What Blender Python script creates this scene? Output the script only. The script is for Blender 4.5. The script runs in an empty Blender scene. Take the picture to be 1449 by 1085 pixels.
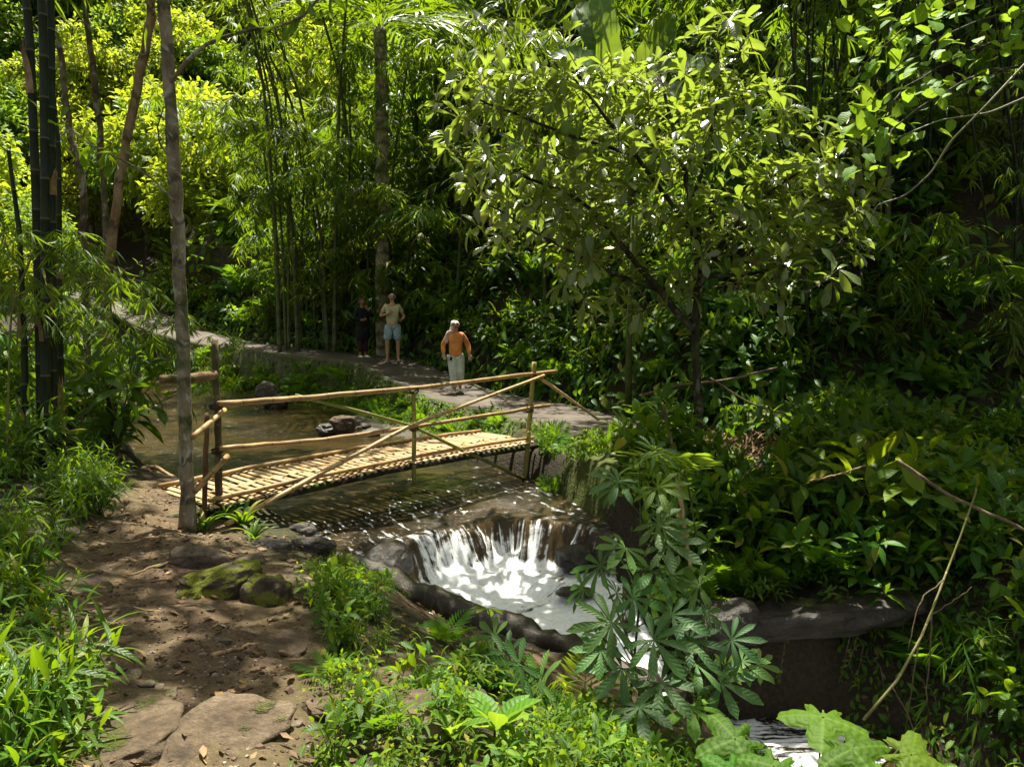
import bpy, bmesh, math, random
import numpy as np
from mathutils import Vector, Matrix
rng = np.random.default_rng(11)
random.seed(11)
S = bpy.context.scene
COL = S.collection
R = math.radians
PI = math.pi

# ---------------------------------------------------------------- camera
F_PX, CZ, PITCH = 1137.0, 1.9, R(5.0)
cam = bpy.data.cameras.new("camera")
cam.lens = 36.0 * F_PX / 1449.0
cam.sensor_width = 36.0
cam.clip_start = 0.05
cam.clip_end = 600
camo = bpy.data.objects.new("camera", cam)
COL.objects.link(camo)
camo.location = (0, 0, CZ)
camo.rotation_euler = (R(90) - PITCH, 0, 0)
S.camera = camo

def g(px, py, Y):
    """a pixel of the photograph at forward distance Y -> world point"""
    u = (px - 724.5) / F_PX
    v = (py - 542.5) / F_PX
    cp, sp = math.cos(PITCH), math.sin(PITCH)
    t = Y / (cp - v * sp)
    return Vector((u * t, Y, CZ + (-sp - v * cp) * t))

# ---------------------------------------------------------------- noise
def _hash(ix, iy, iz, seed):
    n = (ix * 374761393 + iy * 668265263 + iz * 2147483647 + seed * 974634777) & 0xFFFFFFFF
    n = ((n ^ (n >> 13)) * 1274126177) & 0xFFFFFFFF
    n = (n ^ (n >> 16)) & 0xFFFFFFFF
    return n / 4294967295.0

def vnoise(p, seed=0):
    p = np.asarray(p, float)
    i = np.floor(p).astype(np.int64)
    f = p - i
    f = f * f * (3 - 2 * f)
    r = 0
    for dx in (0, 1):
        wx = f[..., 0] if dx else 1 - f[..., 0]
        for dy in (0, 1):
            wy = f[..., 1] if dy else 1 - f[..., 1]
            for dz in (0, 1):
                wz = f[..., 2] if dz else 1 - f[..., 2]
                r = r + wx * wy * wz * _hash(i[..., 0] + dx, i[..., 1] + dy, i[..., 2] + dz, seed)
    return r

def fbm(p, octv=4, seed=0):
    p = np.asarray(p, float)
    r, a, tot = 0, 1.0, 0
    for k in range(octv):
        r = r + a * (vnoise(p * (2.03 ** k) + k * 17.3, seed + k) - 0.5)
        tot += a
        a *= 0.5
    return r / tot

def fb2(x, y, sc, octv=4, seed=0):
    return fbm(np.stack([x * sc, y * sc, np.zeros_like(x) + seed * 3.1], -1), octv, seed)

def smooth(a, b, x):
    t = np.clip((x - a) / (b - a), 0, 1)
    return t * t * (3 - 2 * t)

def seg_dist(x, y, poly):
    """distance to an open polyline, signed (+ = left of its direction), vertex parameter of the nearest point"""
    best = np.full(x.shape, 1e9)
    sgn = np.ones(x.shape)
    par = np.zeros(x.shape)
    for k in range(len(poly) - 1):
        ax, ay = poly[k][:2]
        bx, by = poly[k + 1][:2]
        dx, dy = bx - ax, by - ay
        t = np.clip(((x - ax) * dx + (y - ay) * dy) / (dx * dx + dy * dy), 0, 1)
        ex, ey = x - ax - t * dx, y - ay - t * dy
        d = np.hypot(ex, ey)
        m = d < best - 1e-9
        best = np.where(m, d, best)
        sgn = np.where(m, np.where(dx * (y - ay) - dy * (x - ax) >= 0, 1, -1), sgn)
        par = np.where(m, k + t, par)
    return best * sgn, par

def poly_sd(x, y, poly):
    """signed distance to a closed polygon, negative inside"""
    p = list(poly) + [poly[0]]
    d = np.abs(seg_dist(x, y, p)[0])
    ins = np.zeros(x.shape, bool)
    for k in range(len(p) - 1):
        ax, ay = p[k][:2]
        bx, by = p[k + 1][:2]
        if ay == by:
            continue
        c = (ay > y) != (by > y)
        ins ^= c & (x < (bx - ax) * (y - ay) / (by - ay) + ax)
    return np.where(ins, -d, d)

# ---------------------------------------------------------------- mesh collecting
class Tpl:
    """quads with a per-vertex (across, along) pair"""
    def __init__(s, v, f, l):
        s.v = np.asarray(v, float)
        s.f = np.asarray(f, np.int64)
        s.l = np.asarray(l, float)

def merge(items):
    V, Fa, L, n = [], [], [], 0
    for t, m in items:
        m = np.asarray(m, float)
        V.append(t.v @ m[:3, :3].T + m[:3, 3])
        Fa.append(t.f + n)
        L.append(t.l)
        n += len(t.v)
    return Tpl(np.concatenate(V), np.concatenate(Fa), np.concatenate(L))

class MB:
    def __init__(s):
        s.V, s.F, s.L, s.M, s.n = [], [], [], [], 0
    def raw(s, v, f, l3, mi=0):
        v = np.asarray(v, float)
        f = np.asarray(f, np.int64)
        s.V.append(v); s.F.append(f + s.n); s.L.append(np.asarray(l3, float))
        s.M.append(np.full(len(f), mi)); s.n += len(v)
    def add(s, t, mats, rnd=None, mi=0):
        mats = np.asarray(mats, float)
        N, k = len(mats), len(t.v)
        if N == 0:
            return
        v = np.einsum('nij,kj->nki', mats[:, :3, :3], t.v) + mats[:, None, :3, 3]
        if rnd is None:
            rnd = rng.random(N)
        l = np.empty((N, k, 3))
        l[:, :, 0] = np.asarray(rnd)[:, None]
        l[:, :, 1:] = t.l[None]
        f = t.f[None] + (np.arange(N) * k)[:, None, None]
        s.raw(v.reshape(-1, 3), f.reshape(-1, 4), l.reshape(-1, 3), mi)
    def tube(s, pts, rad, seg=8, mi=0, rnd=None, cap=True, flat=1.0):
        pts = np.asarray([tuple(p) for p in pts], float)
        rad = np.broadcast_to(np.asarray(rad, float), (len(pts),)).copy()
        if cap:
            pts = np.concatenate([pts[:1], pts, pts[-1:]])
            rad = np.concatenate([[rad[0] * .05], rad, [rad[-1] * .05]])
        k = len(pts)
        d = np.gradient(pts, axis=0)
        if cap:
            d[0] = d[1] = pts[2] - pts[1]
            d[-1] = d[-2] = pts[-2] - pts[-3]
        d /= np.linalg.norm(d, axis=1)[:, None] + 1e-12
        ref = np.array([0, 0, 1.0]) if abs(d[:, 2]).mean() < .8 else np.array([1.0, 0, 0])
        a = np.cross(d, ref); a /= np.linalg.norm(a, axis=1)[:, None] + 1e-9
        b = np.cross(a, d)
        th = np.arange(seg) * 2 * PI / seg
        v = pts[:, None] + rad[:, None, None] * (np.cos(th)[None, :, None] * a[:, None] + flat * np.sin(th)[None, :, None] * b[:, None])
        al = np.concatenate([[0], np.cumsum(np.linalg.norm(np.diff(pts, axis=0), axis=1))])
        l = np.empty((k, seg, 3))
        l[:, :, 0] = rng.random() if rnd is None else rnd
        l[:, :, 1] = np.arange(seg)[None] / seg
        l[:, :, 2] = al[:, None]
        i = np.arange(k - 1)[:, None] * seg
        j = np.arange(seg)[None]
        f = np.stack([i + j, i + (j + 1) % seg, i + seg + (j + 1) % seg, i + seg + j], -1).reshape(-1, 4)
        s.raw(v.reshape(-1, 3), f, l.reshape(-1, 3), mi)
    def box(s, c, ax, ay, az, mi=0, rnd=None):
        c, ax, ay, az = [np.asarray(tuple(q), float) for q in (c, ax, ay, az)]
        v = [c + sx * ax + sy * ay + sz * az for sz in (-1, 1) for sy in (-1, 1) for sx in (-1, 1)]
        f = [(0, 2, 3, 1), (4, 5, 7, 6), (0, 1, 5, 4), (2, 6, 7, 3), (0, 4, 6, 2), (1, 3, 7, 5)]
        r = rng.random() if rnd is None else rnd
        s.raw(v, f, [(r, 0, i * .1) for i in range(8)], mi)
    def mesh(s, name, mats, smooth_=True):
        V = np.concatenate(s.V); Fq = np.concatenate(s.F); L = np.concatenate(s.L); M = np.concatenate(s.M)
        me = bpy.data.meshes.new(name)
        me.vertices.add(len(V)); me.vertices.foreach_set("co", V.astype(np.float32).ravel())
        me.loops.add(len(Fq) * 4); me.loops.foreach_set("vertex_index", Fq.astype(np.int32).ravel())
        me.polygons.add(len(Fq)); me.polygons.foreach_set("loop_start", (np.arange(len(Fq)) * 4).astype(np.int32))
        me.polygons.foreach_set("material_index", M.astype(np.int32))
        me.polygons.foreach_set("use_smooth", np.full(len(Fq), smooth_))
        at = me.attributes.new("lf", 'FLOAT_VECTOR', 'POINT')
        at.data.foreach_set("vector", L.astype(np.float32).ravel())
        for m in (mats if isinstance(mats, (list, tuple)) else [mats]):
            me.materials.append(m)
        me.update(calc_edges=True)
        return me

def link(name, me, parent=None, loc=None):
    o = bpy.data.objects.new(name, me)
    COL.objects.link(o)
    if parent is not None:
        o.parent = parent
    if loc is not None:
        o.location = loc
    return o

def obj(name, mb, mats, parent=None, loc=None, sm=True):
    return link(name, mb.mesh(name, mats, sm), parent, loc)

def tag(o, label=None, cat=None, group=None, kind=None):
    if label: o["label"] = label
    if cat: o["category"] = cat
    if group: o["group"] = group
    if kind: o["kind"] = kind
    return o

def empty(name, loc, rz=0, label=None, cat=None, group=None):
    o = bpy.data.objects.new(name, None)
    COL.objects.link(o)
    o.location = loc
    o.rotation_euler = (0, 0, rz)
    o.empty_display_size = .1
    return tag(o, label, cat, group)

def copy_tree(o, parent=None):
    c = o.copy()
    COL.objects.link(c)
    if parent is not None:
        c.parent = parent
    for ch in list(o.children):
        copy_tree(ch, c)
    return c

def frames(p, d, up, s):
    p, d, up = [np.asarray(q, float) for q in (p, d, up)]
    d = d / (np.linalg.norm(d, axis=-1, keepdims=True) + 1e-9)
    x = np.cross(d, up)
    x = x / (np.linalg.norm(x, axis=-1, keepdims=True) + 1e-9)
    z = np.cross(x, d)
    s = np.broadcast_to(np.asarray(s, float), d.shape[:1])[:, None]
    m = np.zeros(d.shape[:1] + (3, 4))
    m[:, :, 0] = x * s; m[:, :, 1] = d * s; m[:, :, 2] = z * s; m[:, :, 3] = p
    return m

def rand_up(N, k=.5):
    u = rng.normal(size=(N, 3)) * k
    u[:, 2] += 1
    return u

# ---------------------------------------------------------------- leaf shapes (length 1 along +Y)
def leaf(n=4, w=.34, prof='ell', droop=.5, fold=.25, wav=0.0, pet=0.0):
    t = np.linspace(0, 1, n + 1)
    if prof == 'ell': W = np.sin(PI * t ** .85) ** .85
    elif prof == 'lance': W = t ** .45 * (1 - t) ** .95 * 1.9
    elif prof == 'obl': W = t ** 1.1 * (1 - t) ** .42 * 2.1
    elif prof == 'round': W = np.sqrt(np.clip(np.sin(PI * t ** .8), 0, 1))
    elif prof == 'band': W = np.minimum(1, t * 7) ** .6 * np.minimum(1, (1 - t) * 4) ** .7
    else: W = 1 - t ** 2
    W = np.maximum(W, .035)
    a = droop * t - droop * .25
    dt = 1.0 / n
    y = np.concatenate([[0], np.cumsum(np.cos(a[1:]) * dt)]) + pet
    z = np.concatenate([[0], np.cumsum(-np.sin(a[1:]) * dt)])
    hw = w / 2 * W
    v, l = [], []
    for i in range(n + 1):
        wz = wav * math.sin(i * 2.1)
        v += [(-hw[i], y[i], z[i] + fold * hw[i] + wz * hw[i]), (0, y[i], z[i]), (hw[i], y[i], z[i] + fold * hw[i] - wz * hw[i])]
        l += [(-1, t[i]), (0, t[i]), (1, t[i])]
    f = []
    for i in range(n):
        b = i * 3
        f += [(b, b + 1, b + 4, b + 3), (b + 1, b + 2, b + 5, b + 4)]
    if pet:
        k = len(v)
        v += [(-.012, 0, 0), (.012, 0, 0)]
        l += [(0, 0), (0, 0)]
        f += [(k, k + 1, 2, 0)]
    return Tpl(v, f, l)

def M4(p=(0, 0, 0), rz=0, rx=0, ry=0, s=1.0):
    return np.array((Matrix.Translation(p) @ Matrix.Rotation(rz, 4, 'Z') @ Matrix.Rotation(ry, 4, 'Y') @ Matrix.Rotation(rx, 4, 'X') @ Matrix.Scale(s, 4)))

def strip(n, w, droop):
    return leaf(n, w, 'rach', droop, 0)

def frond(pairs=12, w=.42, droop=.9, pin=None, spread=70, taper='fern'):
    """a pinnate frond: rachis with paired leaflets"""
    pin = pin or leaf(2, .26, 'lance', .3, .1)
    it = [(strip(6, .018, droop), M4())]
    t = np.linspace(.12, .98, pairs)
    for k, q in enumerate(t):
        nn = 24
        aa = droop * np.linspace(0, q, nn) - droop * .25
        y = np.cos(aa).mean() * q; z = -np.sin(aa).mean() * q
        if taper == 'fern': ln = w * (math.sin(PI * min(1, q * .9 + .12)) ** .8) + .02
        else: ln = w * (.45 + .55 * math.sin(PI * q))
        for s in (-1, 1):
            it.append((pin, M4((0, y, z), rz=-s * R(spread - 28 * q), rx=-(droop * q - droop * .25) * .6 + random.uniform(-.12, .12), ry=s * .15, s=ln * random.uniform(.88, 1.08))))
    return merge(it)

def palmate(k=8, w=.2, prof='obl', fan=300, droop=.35, n=5):
    it = []
    for i in range(k):
        a = R(-fan / 2 + fan * i / (k - 1))
        ln = 1.0 - .38 * abs(a) / R(fan / 2)
        it.append((leaf(n, w, prof, droop + random.uniform(-.1, .2), .22), M4((0, 0, 0), rz=a, rx=random.uniform(-.08, .12), s=ln)))
    return merge(it)

def lobed(lobes=5, rings=5, seg=60):
    th = np.arange(seg) * 2 * PI / seg
    a = (th - PI / 2)
    a = np.arctan2(np.sin(a), np.cos(a))
    r = .70 + .22 * (np.abs(np.cos(a * lobes * .43)) ** 1.6 * 2 - 1) * (np.abs(a) < 2.6) + .035 * np.cos(a * 23) - .12 * np.abs(a) / PI
    r = np.where(np.abs(a) > 2.75, .28, r)
    v, l, f = [], [], []
    for i in range(rings + 1):
        q = max(.03, i / rings)
        rr = r ** (.35 + .65 * q) * q
        for j in range(seg):
            x, y = rr[j] * math.cos(th[j]), rr[j] * math.sin(th[j])
            vein = abs(math.sin(a[j] * lobes * .43))
            z = .05 * q * vein - .16 * q * q + .02 * math.sin(j * .9) * q
            v.append((x, y + .25, z)); l.append((math.sin(a[j] * lobes * .43) * q * 1.4, q))
    for i in range(rings):
        for j in range(seg):
            j2 = (j + 1) % seg
            f.append((i * seg + j, i * seg + j2, (i + 1) * seg + j2, (i + 1) * seg + j))
    return Tpl(v, f, l)
SUN_DIR = (.0, .38, 1.1); SKY = .07; EXPO = 1.6
# ---------------------------------------------------------------- materials
class NT:
    def __init__(s, name):
        s.m = bpy.data.materials.new(name)
        s.m.use_nodes = True
        s.t = s.m.node_tree
        s.t.nodes.clear()
        s.out = s.n('ShaderNodeOutputMaterial')
    def n(s, ty, **kw):
        x = s.t.nodes.new(ty)
        for k, v in kw.items():
            setattr(x, k, v)
        return x
    def l(s, a, b):
        s.t.links.new(a, b)
    def val(s, x, sock):
        if isinstance(x, (int, float)): sock.default_value = x
        elif isinstance(x, (tuple, list)): sock.default_value = tuple(x) + ((1,) if len(x) == 3 and len(sock.default_value) == 4 else ())
        else: s.l(x, sock)
    def noise(s, vec, scale, detail=4, rough=.55, dist=0.0, dim='3D'):
        x = s.n('ShaderNodeTexNoise', noise_dimensions=dim)
        if vec is not None: s.l(vec, x.inputs['Vector'])
        x.inputs['Scale'].default_value = scale; x.inputs['Detail'].default_value = detail
        x.inputs['Roughness'].default_value = rough; x.inputs['Distortion'].default_value = dist
        return x.outputs['Fac']
    def ramp(s, fac, stops):
        x = s.n('ShaderNodeValToRGB')
        s.l(fac, x.inputs[0])
        e = x.color_ramp.elements
        while len(e) < len(stops): e.new(.5)
        for q, (p, c) in zip(e, stops):
            q.position = p
            q.color = tuple(c) + (1,) if not isinstance(c, (int, float)) else (c, c, c, 1)
        return x.outputs[0]
    def math(s, op, a, b=0.0, c=None, clamp=False):
        x = s.n('ShaderNodeMath', operation=op, use_clamp=clamp)
        s.val(a, x.inputs[0]); s.val(b, x.inputs[1])
        if c is not None: s.val(c, x.inputs[2])
        return x.outputs[0]
    def mix(s, fac, a, b, blend='MIX'):
        x = s.n('ShaderNodeMix', data_type='RGBA', blend_type=blend)
        s.val(fac, x.inputs[0]); s.val(a, x.inputs[6]); s.val(b, x.inputs[7])
        return x.outputs[2]
    def mapr(s, v, a, b, c=0.0, d=1.0, sm=False):
        x = s.n('ShaderNodeMapRange', clamp=True)
        if sm: x.interpolation_type = 'SMOOTHSTEP'
        s.val(v, x.inputs[0])
        for i, q in enumerate((a, b, c, d)): x.inputs[1 + i].default_value = q
        return x.outputs[0]
    def bump(s, h, strength=.5, dist=.02, normal=None):
        x = s.n('ShaderNodeBump')
        s.l(h, x.inputs['Height'])
        x.inputs['Strength'].default_value = strength; x.inputs['Distance'].default_value = dist
        if normal is not None: s.l(normal, x.inputs['Normal'])
        return x.outputs[0]
    def attr(s, name='lf'):
        x = s.n('ShaderNodeAttribute', attribute_name=name)
        y = s.n('ShaderNodeSeparateXYZ')
        s.l(x.outputs['Vector'], y.inputs[0])
        return y.outputs
    def vec(s, x, y, z=0.0):
        c = s.n('ShaderNodeCombineXYZ')
        for i, q in enumerate((x, y, z)): s.val(q, c.inputs[i])
        return c.outputs[0]
    def coord(s, k='Object'):
        return s.n('ShaderNodeTexCoord').outputs[k]
    def pos(s):
        return s.n('ShaderNodeNewGeometry').outputs['Position']
    def scalev(s, v, k):
        x = s.n('ShaderNodeMapping')
        s.l(v, x.inputs[0]); x.inputs['Scale'].default_value = k
        return x.outputs[0]
    def pbr(s, col, rough=.6, normal=None, spec=.5, **kw):
        x = s.n('ShaderNodeBsdfPrincipled')
        s.val(col, x.inputs['Base Color']); s.val(rough, x.inputs['Roughness'])
        s.val(spec, x.inputs['Specular IOR Level'])
        if normal is not None: s.l(normal, x.inputs['Normal'])
        for k, v in kw.items(): s.val(v, x.inputs[k])
        return x.outputs[0]
    def done(s, sh):
        s.l(sh, s.out.inputs[0])
        return s.m

def leaf_mat(name, stops, trans, tf=.38, rough=.4, spec=.5, vein=(.16, .24, .05), vk=.5, freq=52):
    m = NT(name)
    a = m.attr()
    col = m.ramp(a[0], stops)
    ob = m.n('ShaderNodeObjectInfo')
    p = m.pos()
    nz = m.noise(p, 1.3, 2)
    hs = m.n('ShaderNodeHueSaturation')
    m.l(col, hs.inputs['Color'])
    m.l(m.math('ADD', m.mapr(ob.outputs['Random'], 0, 1, .72, 1.15), m.mapr(nz, .3, .7, -.12, .12)), hs.inputs['Value'])
    m.l(m.mapr(ob.outputs['Random'], 0, 1, .485, .512), hs.inputs['Hue'])
    ac = m.math('ABSOLUTE', a[1])
    rib = m.mapr(ac, 0.0, .16, 1, 0)
    side = m.math('SINE', m.math('MULTIPLY', m.math('SUBTRACT', m.math('MULTIPLY', a[2], freq), m.math('MULTIPLY', ac, 7)), 1.0))
    sv = m.mapr(side, .6, 1, 0, .35)
    c2 = m.mix(m.math('MULTIPLY', m.math('MAXIMUM', rib, sv), vk), hs.outputs[0], vein)
    nrm = m.bump(side if freq else m.noise(p, 40, 3), .25, .004)
    b = m.pbr(c2, rough, nrm, spec)
    t = m.n('ShaderNodeBsdfTranslucent')
    tc = m.mix(.55, c2, trans)
    m.l(tc, t.inputs[0])
    x = m.n('ShaderNodeMixShader')
    x.inputs[0].default_value = tf
    m.l(b, x.inputs[1]); m.l(t.outputs[0], x.inputs[2])
    return m.done(x.outputs[0])

G = {}
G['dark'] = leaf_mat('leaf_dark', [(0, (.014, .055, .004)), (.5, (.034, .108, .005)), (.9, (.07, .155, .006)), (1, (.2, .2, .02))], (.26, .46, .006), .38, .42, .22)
G['mid'] = leaf_mat('leaf_mid', [(0, (.026, .085, .005)), (.55, (.056, .14, .006)), (.93, (.10, .19, .008)), (1, (.3, .24, .02))], (.36, .54, .006), .42, .42, .24)
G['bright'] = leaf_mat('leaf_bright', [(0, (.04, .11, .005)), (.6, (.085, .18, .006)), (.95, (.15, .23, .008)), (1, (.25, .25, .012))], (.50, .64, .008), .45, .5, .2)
G['gloss'] = leaf_mat('leaf_gloss', [(0, (.05, .105, .016)), (.5, (.10, .17, .03)), (.95, (.18, .24, .07)), (1, (.45, .34, .06))], (.50, .66, .04), .42, .27, 1.0, (.22, .25, .09), .6)
G['bamboo'] = leaf_mat('leaf_bamboo', [(0, (.022, .068, .004)), (.55, (.052, .125, .006)), (.92, (.10, .18, .01)), (1, (.34, .28, .03))], (.38, .55, .008), .44, .4, .32)
G['fern'] = leaf_mat('leaf_fern', [(0, (.022, .09, .005)), (.6, (.05, .15, .007)), (1, (.10, .2, .01))], (.32, .55, .008), .42, .5, .2, vk=.25)
G['blue'] = leaf_mat('leaf_palmate', [(0, (.025, .085, .018)), (.6, (.05, .135, .024)), (1, (.09, .18, .026))], (.34, .5, .04), .32, .5, .3, (.10, .2, .05), .5)
G['lime'] = leaf_mat('leaf_lime', [(0, (.06, .15, .010)), (.6, (.10, .21, .014)), (1, (.18, .27, .02))], (.5, .68, .03), .42, .5, .2, (.25, .35, .08), .6)
G['lobe'] = leaf_mat('leaf_lobed', [(0, (.03, .085, .006)), (.6, (.05, .125, .008)), (1, (.09, .16, .012))], (.30, .50, .015), .36, .55, .12, (.14, .25, .03), .38, 34)
G['sun_lightened'] = leaf_mat('leaf_sun_lightened', [(0, (.07, .15, .006)), (.6, (.15, .24, .01)), (1, (.27, .32, .03))], (.70, .80, .03), .5, .5, .25)  # far leaves coloured lighter, standing in for sunlight and haze
G['banana'] = leaf_mat('leaf_banana', [(0, (.03, .10, .02)), (1, (.07, .16, .025))], (.5, .66, .03), .42, .3, .6, (.3, .4, .1), .6)
G['litter'] = leaf_mat('leaf_litter', [(0, (.05, .028, .012)), (.5, (.14, .08, .035)), (.85, (.26, .17, .08)), (1, (.4, .25, .06))], (.4, .25, .08), .12, .6, .3, (.2, .14, .07))
G['dry'] = leaf_mat('leaf_dry', [(0, (.12, .07, .03)), (.6, (.28, .19, .09)), (1, (.4, .3, .17))], (.5, .35, .12), .25, .6, .3, (.3, .2, .1))

def bark(name, c1, c2, c3, sc=6.0, ring=0.0, moss=0.0, rough=.85, lich=(.35, .36, .3), lk=.5):
    m = NT(name)
    a = m.attr()
    o = m.coord()
    n1 = m.noise(m.scalev(o, (1, 1, .45)), sc, 6, .65)
    col = m.ramp(n1, [(.3, c1), (.5, c2), (.72, c3)])
    n2 = m.noise(m.scalev(o, (1, 1, .7)), sc * 1.4, 3, .5, 1.0)
    col = m.mix(m.math('MULTIPLY', m.mapr(n2, .56, .62, 0, 1), lk), col, lich)
    h = m.noise(m.scalev(o, (1, 1, .3)), sc * 7, 5, .7)
    if ring:
        wv = m.math('SINE', m.math('ADD', m.math('MULTIPLY', a[2], ring), m.math('MULTIPLY', n2, 5.0)))
        rr = m.mapr(wv, .75, .98, 0, 1)
        col = m.mix(m.math('MULTIPLY', rr, .65), col, (.03, .022, .015))
        h = m.math('SUBTRACT', h, m.math('MULTIPLY', rr, .8))
    if moss:
        n3 = m.noise(o, 2.2, 5, .6)
        col = m.mix(m.mapr(n3, .62 - moss * .3, .72 - moss * .3, 0, .85), col, (.045, .07, .01))
    return m.done(m.pbr(col, rough, m.bump(h, .7, .02), .25))

G['bark_pale'] = bark('bark_pale', (.085, .066, .042), (.22, .18, .12), (.37, .33, .25), 7, 17, .4, lich=(.42, .44, .36), lk=.65)
G['bark_brown'] = bark('bark_brown', (.04, .028, .018), (.10, .072, .045), (.2, .15, .10), 5, 14, .25)
G['bark_tan'] = bark('bark_tan', (.10, .062, .03), (.22, .145, .075), (.34, .25, .15), 5, 9, .15, lk=.3)
G['bark_dark'] = bark('bark_dark', (.012, .010, .007), (.03, .024, .015), (.06, .048, .03), 6, 0, .3, lk=.25)
G['stem'] = bark('stem_green', (.03, .05, .012), (.06, .085, .02), (.10, .12, .03), 8, lk=.1)
G['twig'] = bark('twig_brown', (.06, .04, .022), (.13, .09, .05), (.24, .18, .11), 9, lk=.2)
G['root'] = bark('root_tan', (.12, .075, .035), (.30, .20, .10), (.45, .33, .19), 6, lk=.2)
G['log_wet'] = bark('bark_wet', (.008, .006, .004), (.028, .02, .013), (.075, .055, .038), 4, 0, .12, .35, (.12, .11, .10), .35)
G['strap'] = bark('dead_sheath', (.09, .05, .025), (.22, .14, .07), (.42, .31, .18), 9, lk=.1)

def bamboo_mat(name, stops, node=.34, nodecol=(.03, .02, .01), rough=.5, blotch=(.10, .06, .02), bk=.5, grey=(.16, .125, .085)):
    m = NT(name)
    a = m.attr()
    o = m.pos()
    n1 = m.noise(m.vec(m.math('MULTIPLY', a[1], 1.0), m.math('MULTIPLY', a[2], 1.1), m.math('MULTIPLY', a[0], 31)), 4, 5, .65)
    col = m.ramp(m.math('ADD', m.math('MULTIPLY', m.math('SUBTRACT', a[0], .5), .35), n1), stops)
    fr = m.math('FRACT', m.math('ADD', m.math('DIVIDE', a[2], node), a[0]))
    nd = m.math('MAXIMUM', m.mapr(fr, 0, .05, 1, 0), m.mapr(fr, .975, 1, 0, 1))
    n2 = m.noise(o, 9, 5, .7)
    col = m.mix(m.mapr(n2, .56, .7, 0, bk), col, blotch)
    n4 = m.noise(m.pos(), 3.1, 5, .65)
    col = m.mix(m.mapr(n4, .5, .68, 0, .6), col, grey)
    col = m.mix(m.math('MULTIPLY', nd, .8), col, nodecol)
    h = m.math('ADD', m.math('MULTIPLY', nd, .7), m.math('MULTIPLY', m.noise(m.scalev(o, (6, 6, 6)), 9, 4), .35))
    return m.done(m.pbr(col, rough, m.bump(h, .6, .008), .25))

G['bam_dry'] = bamboo_mat('bamboo_dry', [(.25, (.15, .085, .032)), (.5, (.34, .22, .09)), (.75, (.52, .38, .19))], .36, (.07, .04, .015), .5, (.10, .06, .025), .7)
G['bam_slat'] = bamboo_mat('bamboo_slat', [(.2, (.16, .10, .045)), (.5, (.36, .25, .125)), (.8, (.56, .43, .26))], .5, (.22, .13, .06), .5, (.2, .12, .05), .4)
G['bam_green'] = bamboo_mat('bamboo_green_pole', [(.25, (.10, .11, .02)), (.55, (.22, .22, .05)), (.8, (.36, .30, .10))], .33, (.3, .26, .15))
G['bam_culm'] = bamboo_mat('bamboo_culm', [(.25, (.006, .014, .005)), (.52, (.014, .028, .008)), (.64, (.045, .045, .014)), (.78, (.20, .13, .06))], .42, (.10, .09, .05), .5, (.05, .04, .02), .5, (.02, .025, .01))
G['bam_grey'] = bamboo_mat('bamboo_culm_grey', [(.25, (.05, .065, .025)), (.5, (.11, .125, .05)), (.8, (.2, .2, .10))], .45, (.04, .03, .02), .45, (.12, .07, .03), .6)
G['post'] = bark('post_mossy', (.03, .022, .012), (.075, .06, .03), (.14, .11, .06), 9, 0, .55, lk=.2)
G['post_red'] = bark('post_reddish', (.05, .022, .012), (.12, .058, .03), (.2, .11, .06), 9, 0, .1, lk=.1)
G['log'] = bark('log_brown', (.06, .035, .018), (.17, .105, .052), (.32, .22, .12), 7, 0, .15, lk=.2)

def rock_mat(name, c1, c2, c3, moss=.0, wet=.0, rough=.8, mosscol=(.085, .11, .008)):
    m = NT(name)
    o = m.pos()
    nrm = m.n('ShaderNodeNewGeometry').outputs['Normal']
    sp = m.n('ShaderNodeSeparateXYZ'); m.l(nrm, sp.inputs[0])
    n1 = m.noise(o, 5, 8, .65)
    n2 = m.noise(o, 26, 6, .7)
    col = m.ramp(n1, [(.3, c1), (.5, c2), (.7, c3)])
    col = m.mix(m.mapr(n2, .35, .62, .5, 0), col, (.02, .016, .012))
    h = m.math('ADD', n1, m.math('MULTIPLY', n2, .5))
    rg = rough
    if moss:
        n3 = m.noise(o, 3.4, 6, .6)
        mk = m.mapr(m.math('ADD', n3, m.math('MULTIPLY', sp.outputs[2], .28)), .92 - moss * .5, 1.0 - moss * .5, 0, 1)
        n4 = m.noise(o, 60, 4, .7)
        mc = m.mix(n4, (mosscol[0] * .45, mosscol[1] * .5, mosscol[2]), (mosscol[0] * 1.9, mosscol[1] * 1.7, mosscol[2] * 1.6))
        col = m.mix(mk, col, mc)
        h = m.math('ADD', h, m.math('MULTIPLY', mk, m.math('ADD', m.math('MULTIPLY', n4, .6), .4)))
    return m.done(m.pbr(col, rg, m.bump(h, 1.0, .045), .5 if wet else .2))

G['rock'] = rock_mat('rock_brown', (.05, .038, .027), (.13, .10, .073), (.25, .20, .15), .25)
G['rock_grey'] = rock_mat('rock_grey', (.05, .046, .04), (.12, .11, .095), (.23, .21, .185), .1)
G['rock_moss'] = rock_mat('rock_mossy', (.04, .032, .022), (.10, .08, .055), (.18, .14, .10), .66, mosscol=(.12, .14, .012))
G['rock_wet'] = rock_mat('rock_wet', (.010, .008, .006), (.028, .022, .016), (.065, .05, .038), .12, 1, .3)
G['slab'] = rock_mat('slab_stone', (.045, .032, .021), (.115, .082, .052), (.20, .15, .10), .16, mosscol=(.06, .075, .012))
G['wall_moss'] = rock_mat('wall_mossy', (.02, .016, .010), (.06, .048, .03), (.12, .10, .065), .7, mosscol=(.055, .085, .01))
G['cap_moss'] = rock_mat('cap_mossy', (.05, .04, .025), (.13, .11, .08), (.22, .19, .15), .62, mosscol=(.16, .17, .012))

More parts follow.
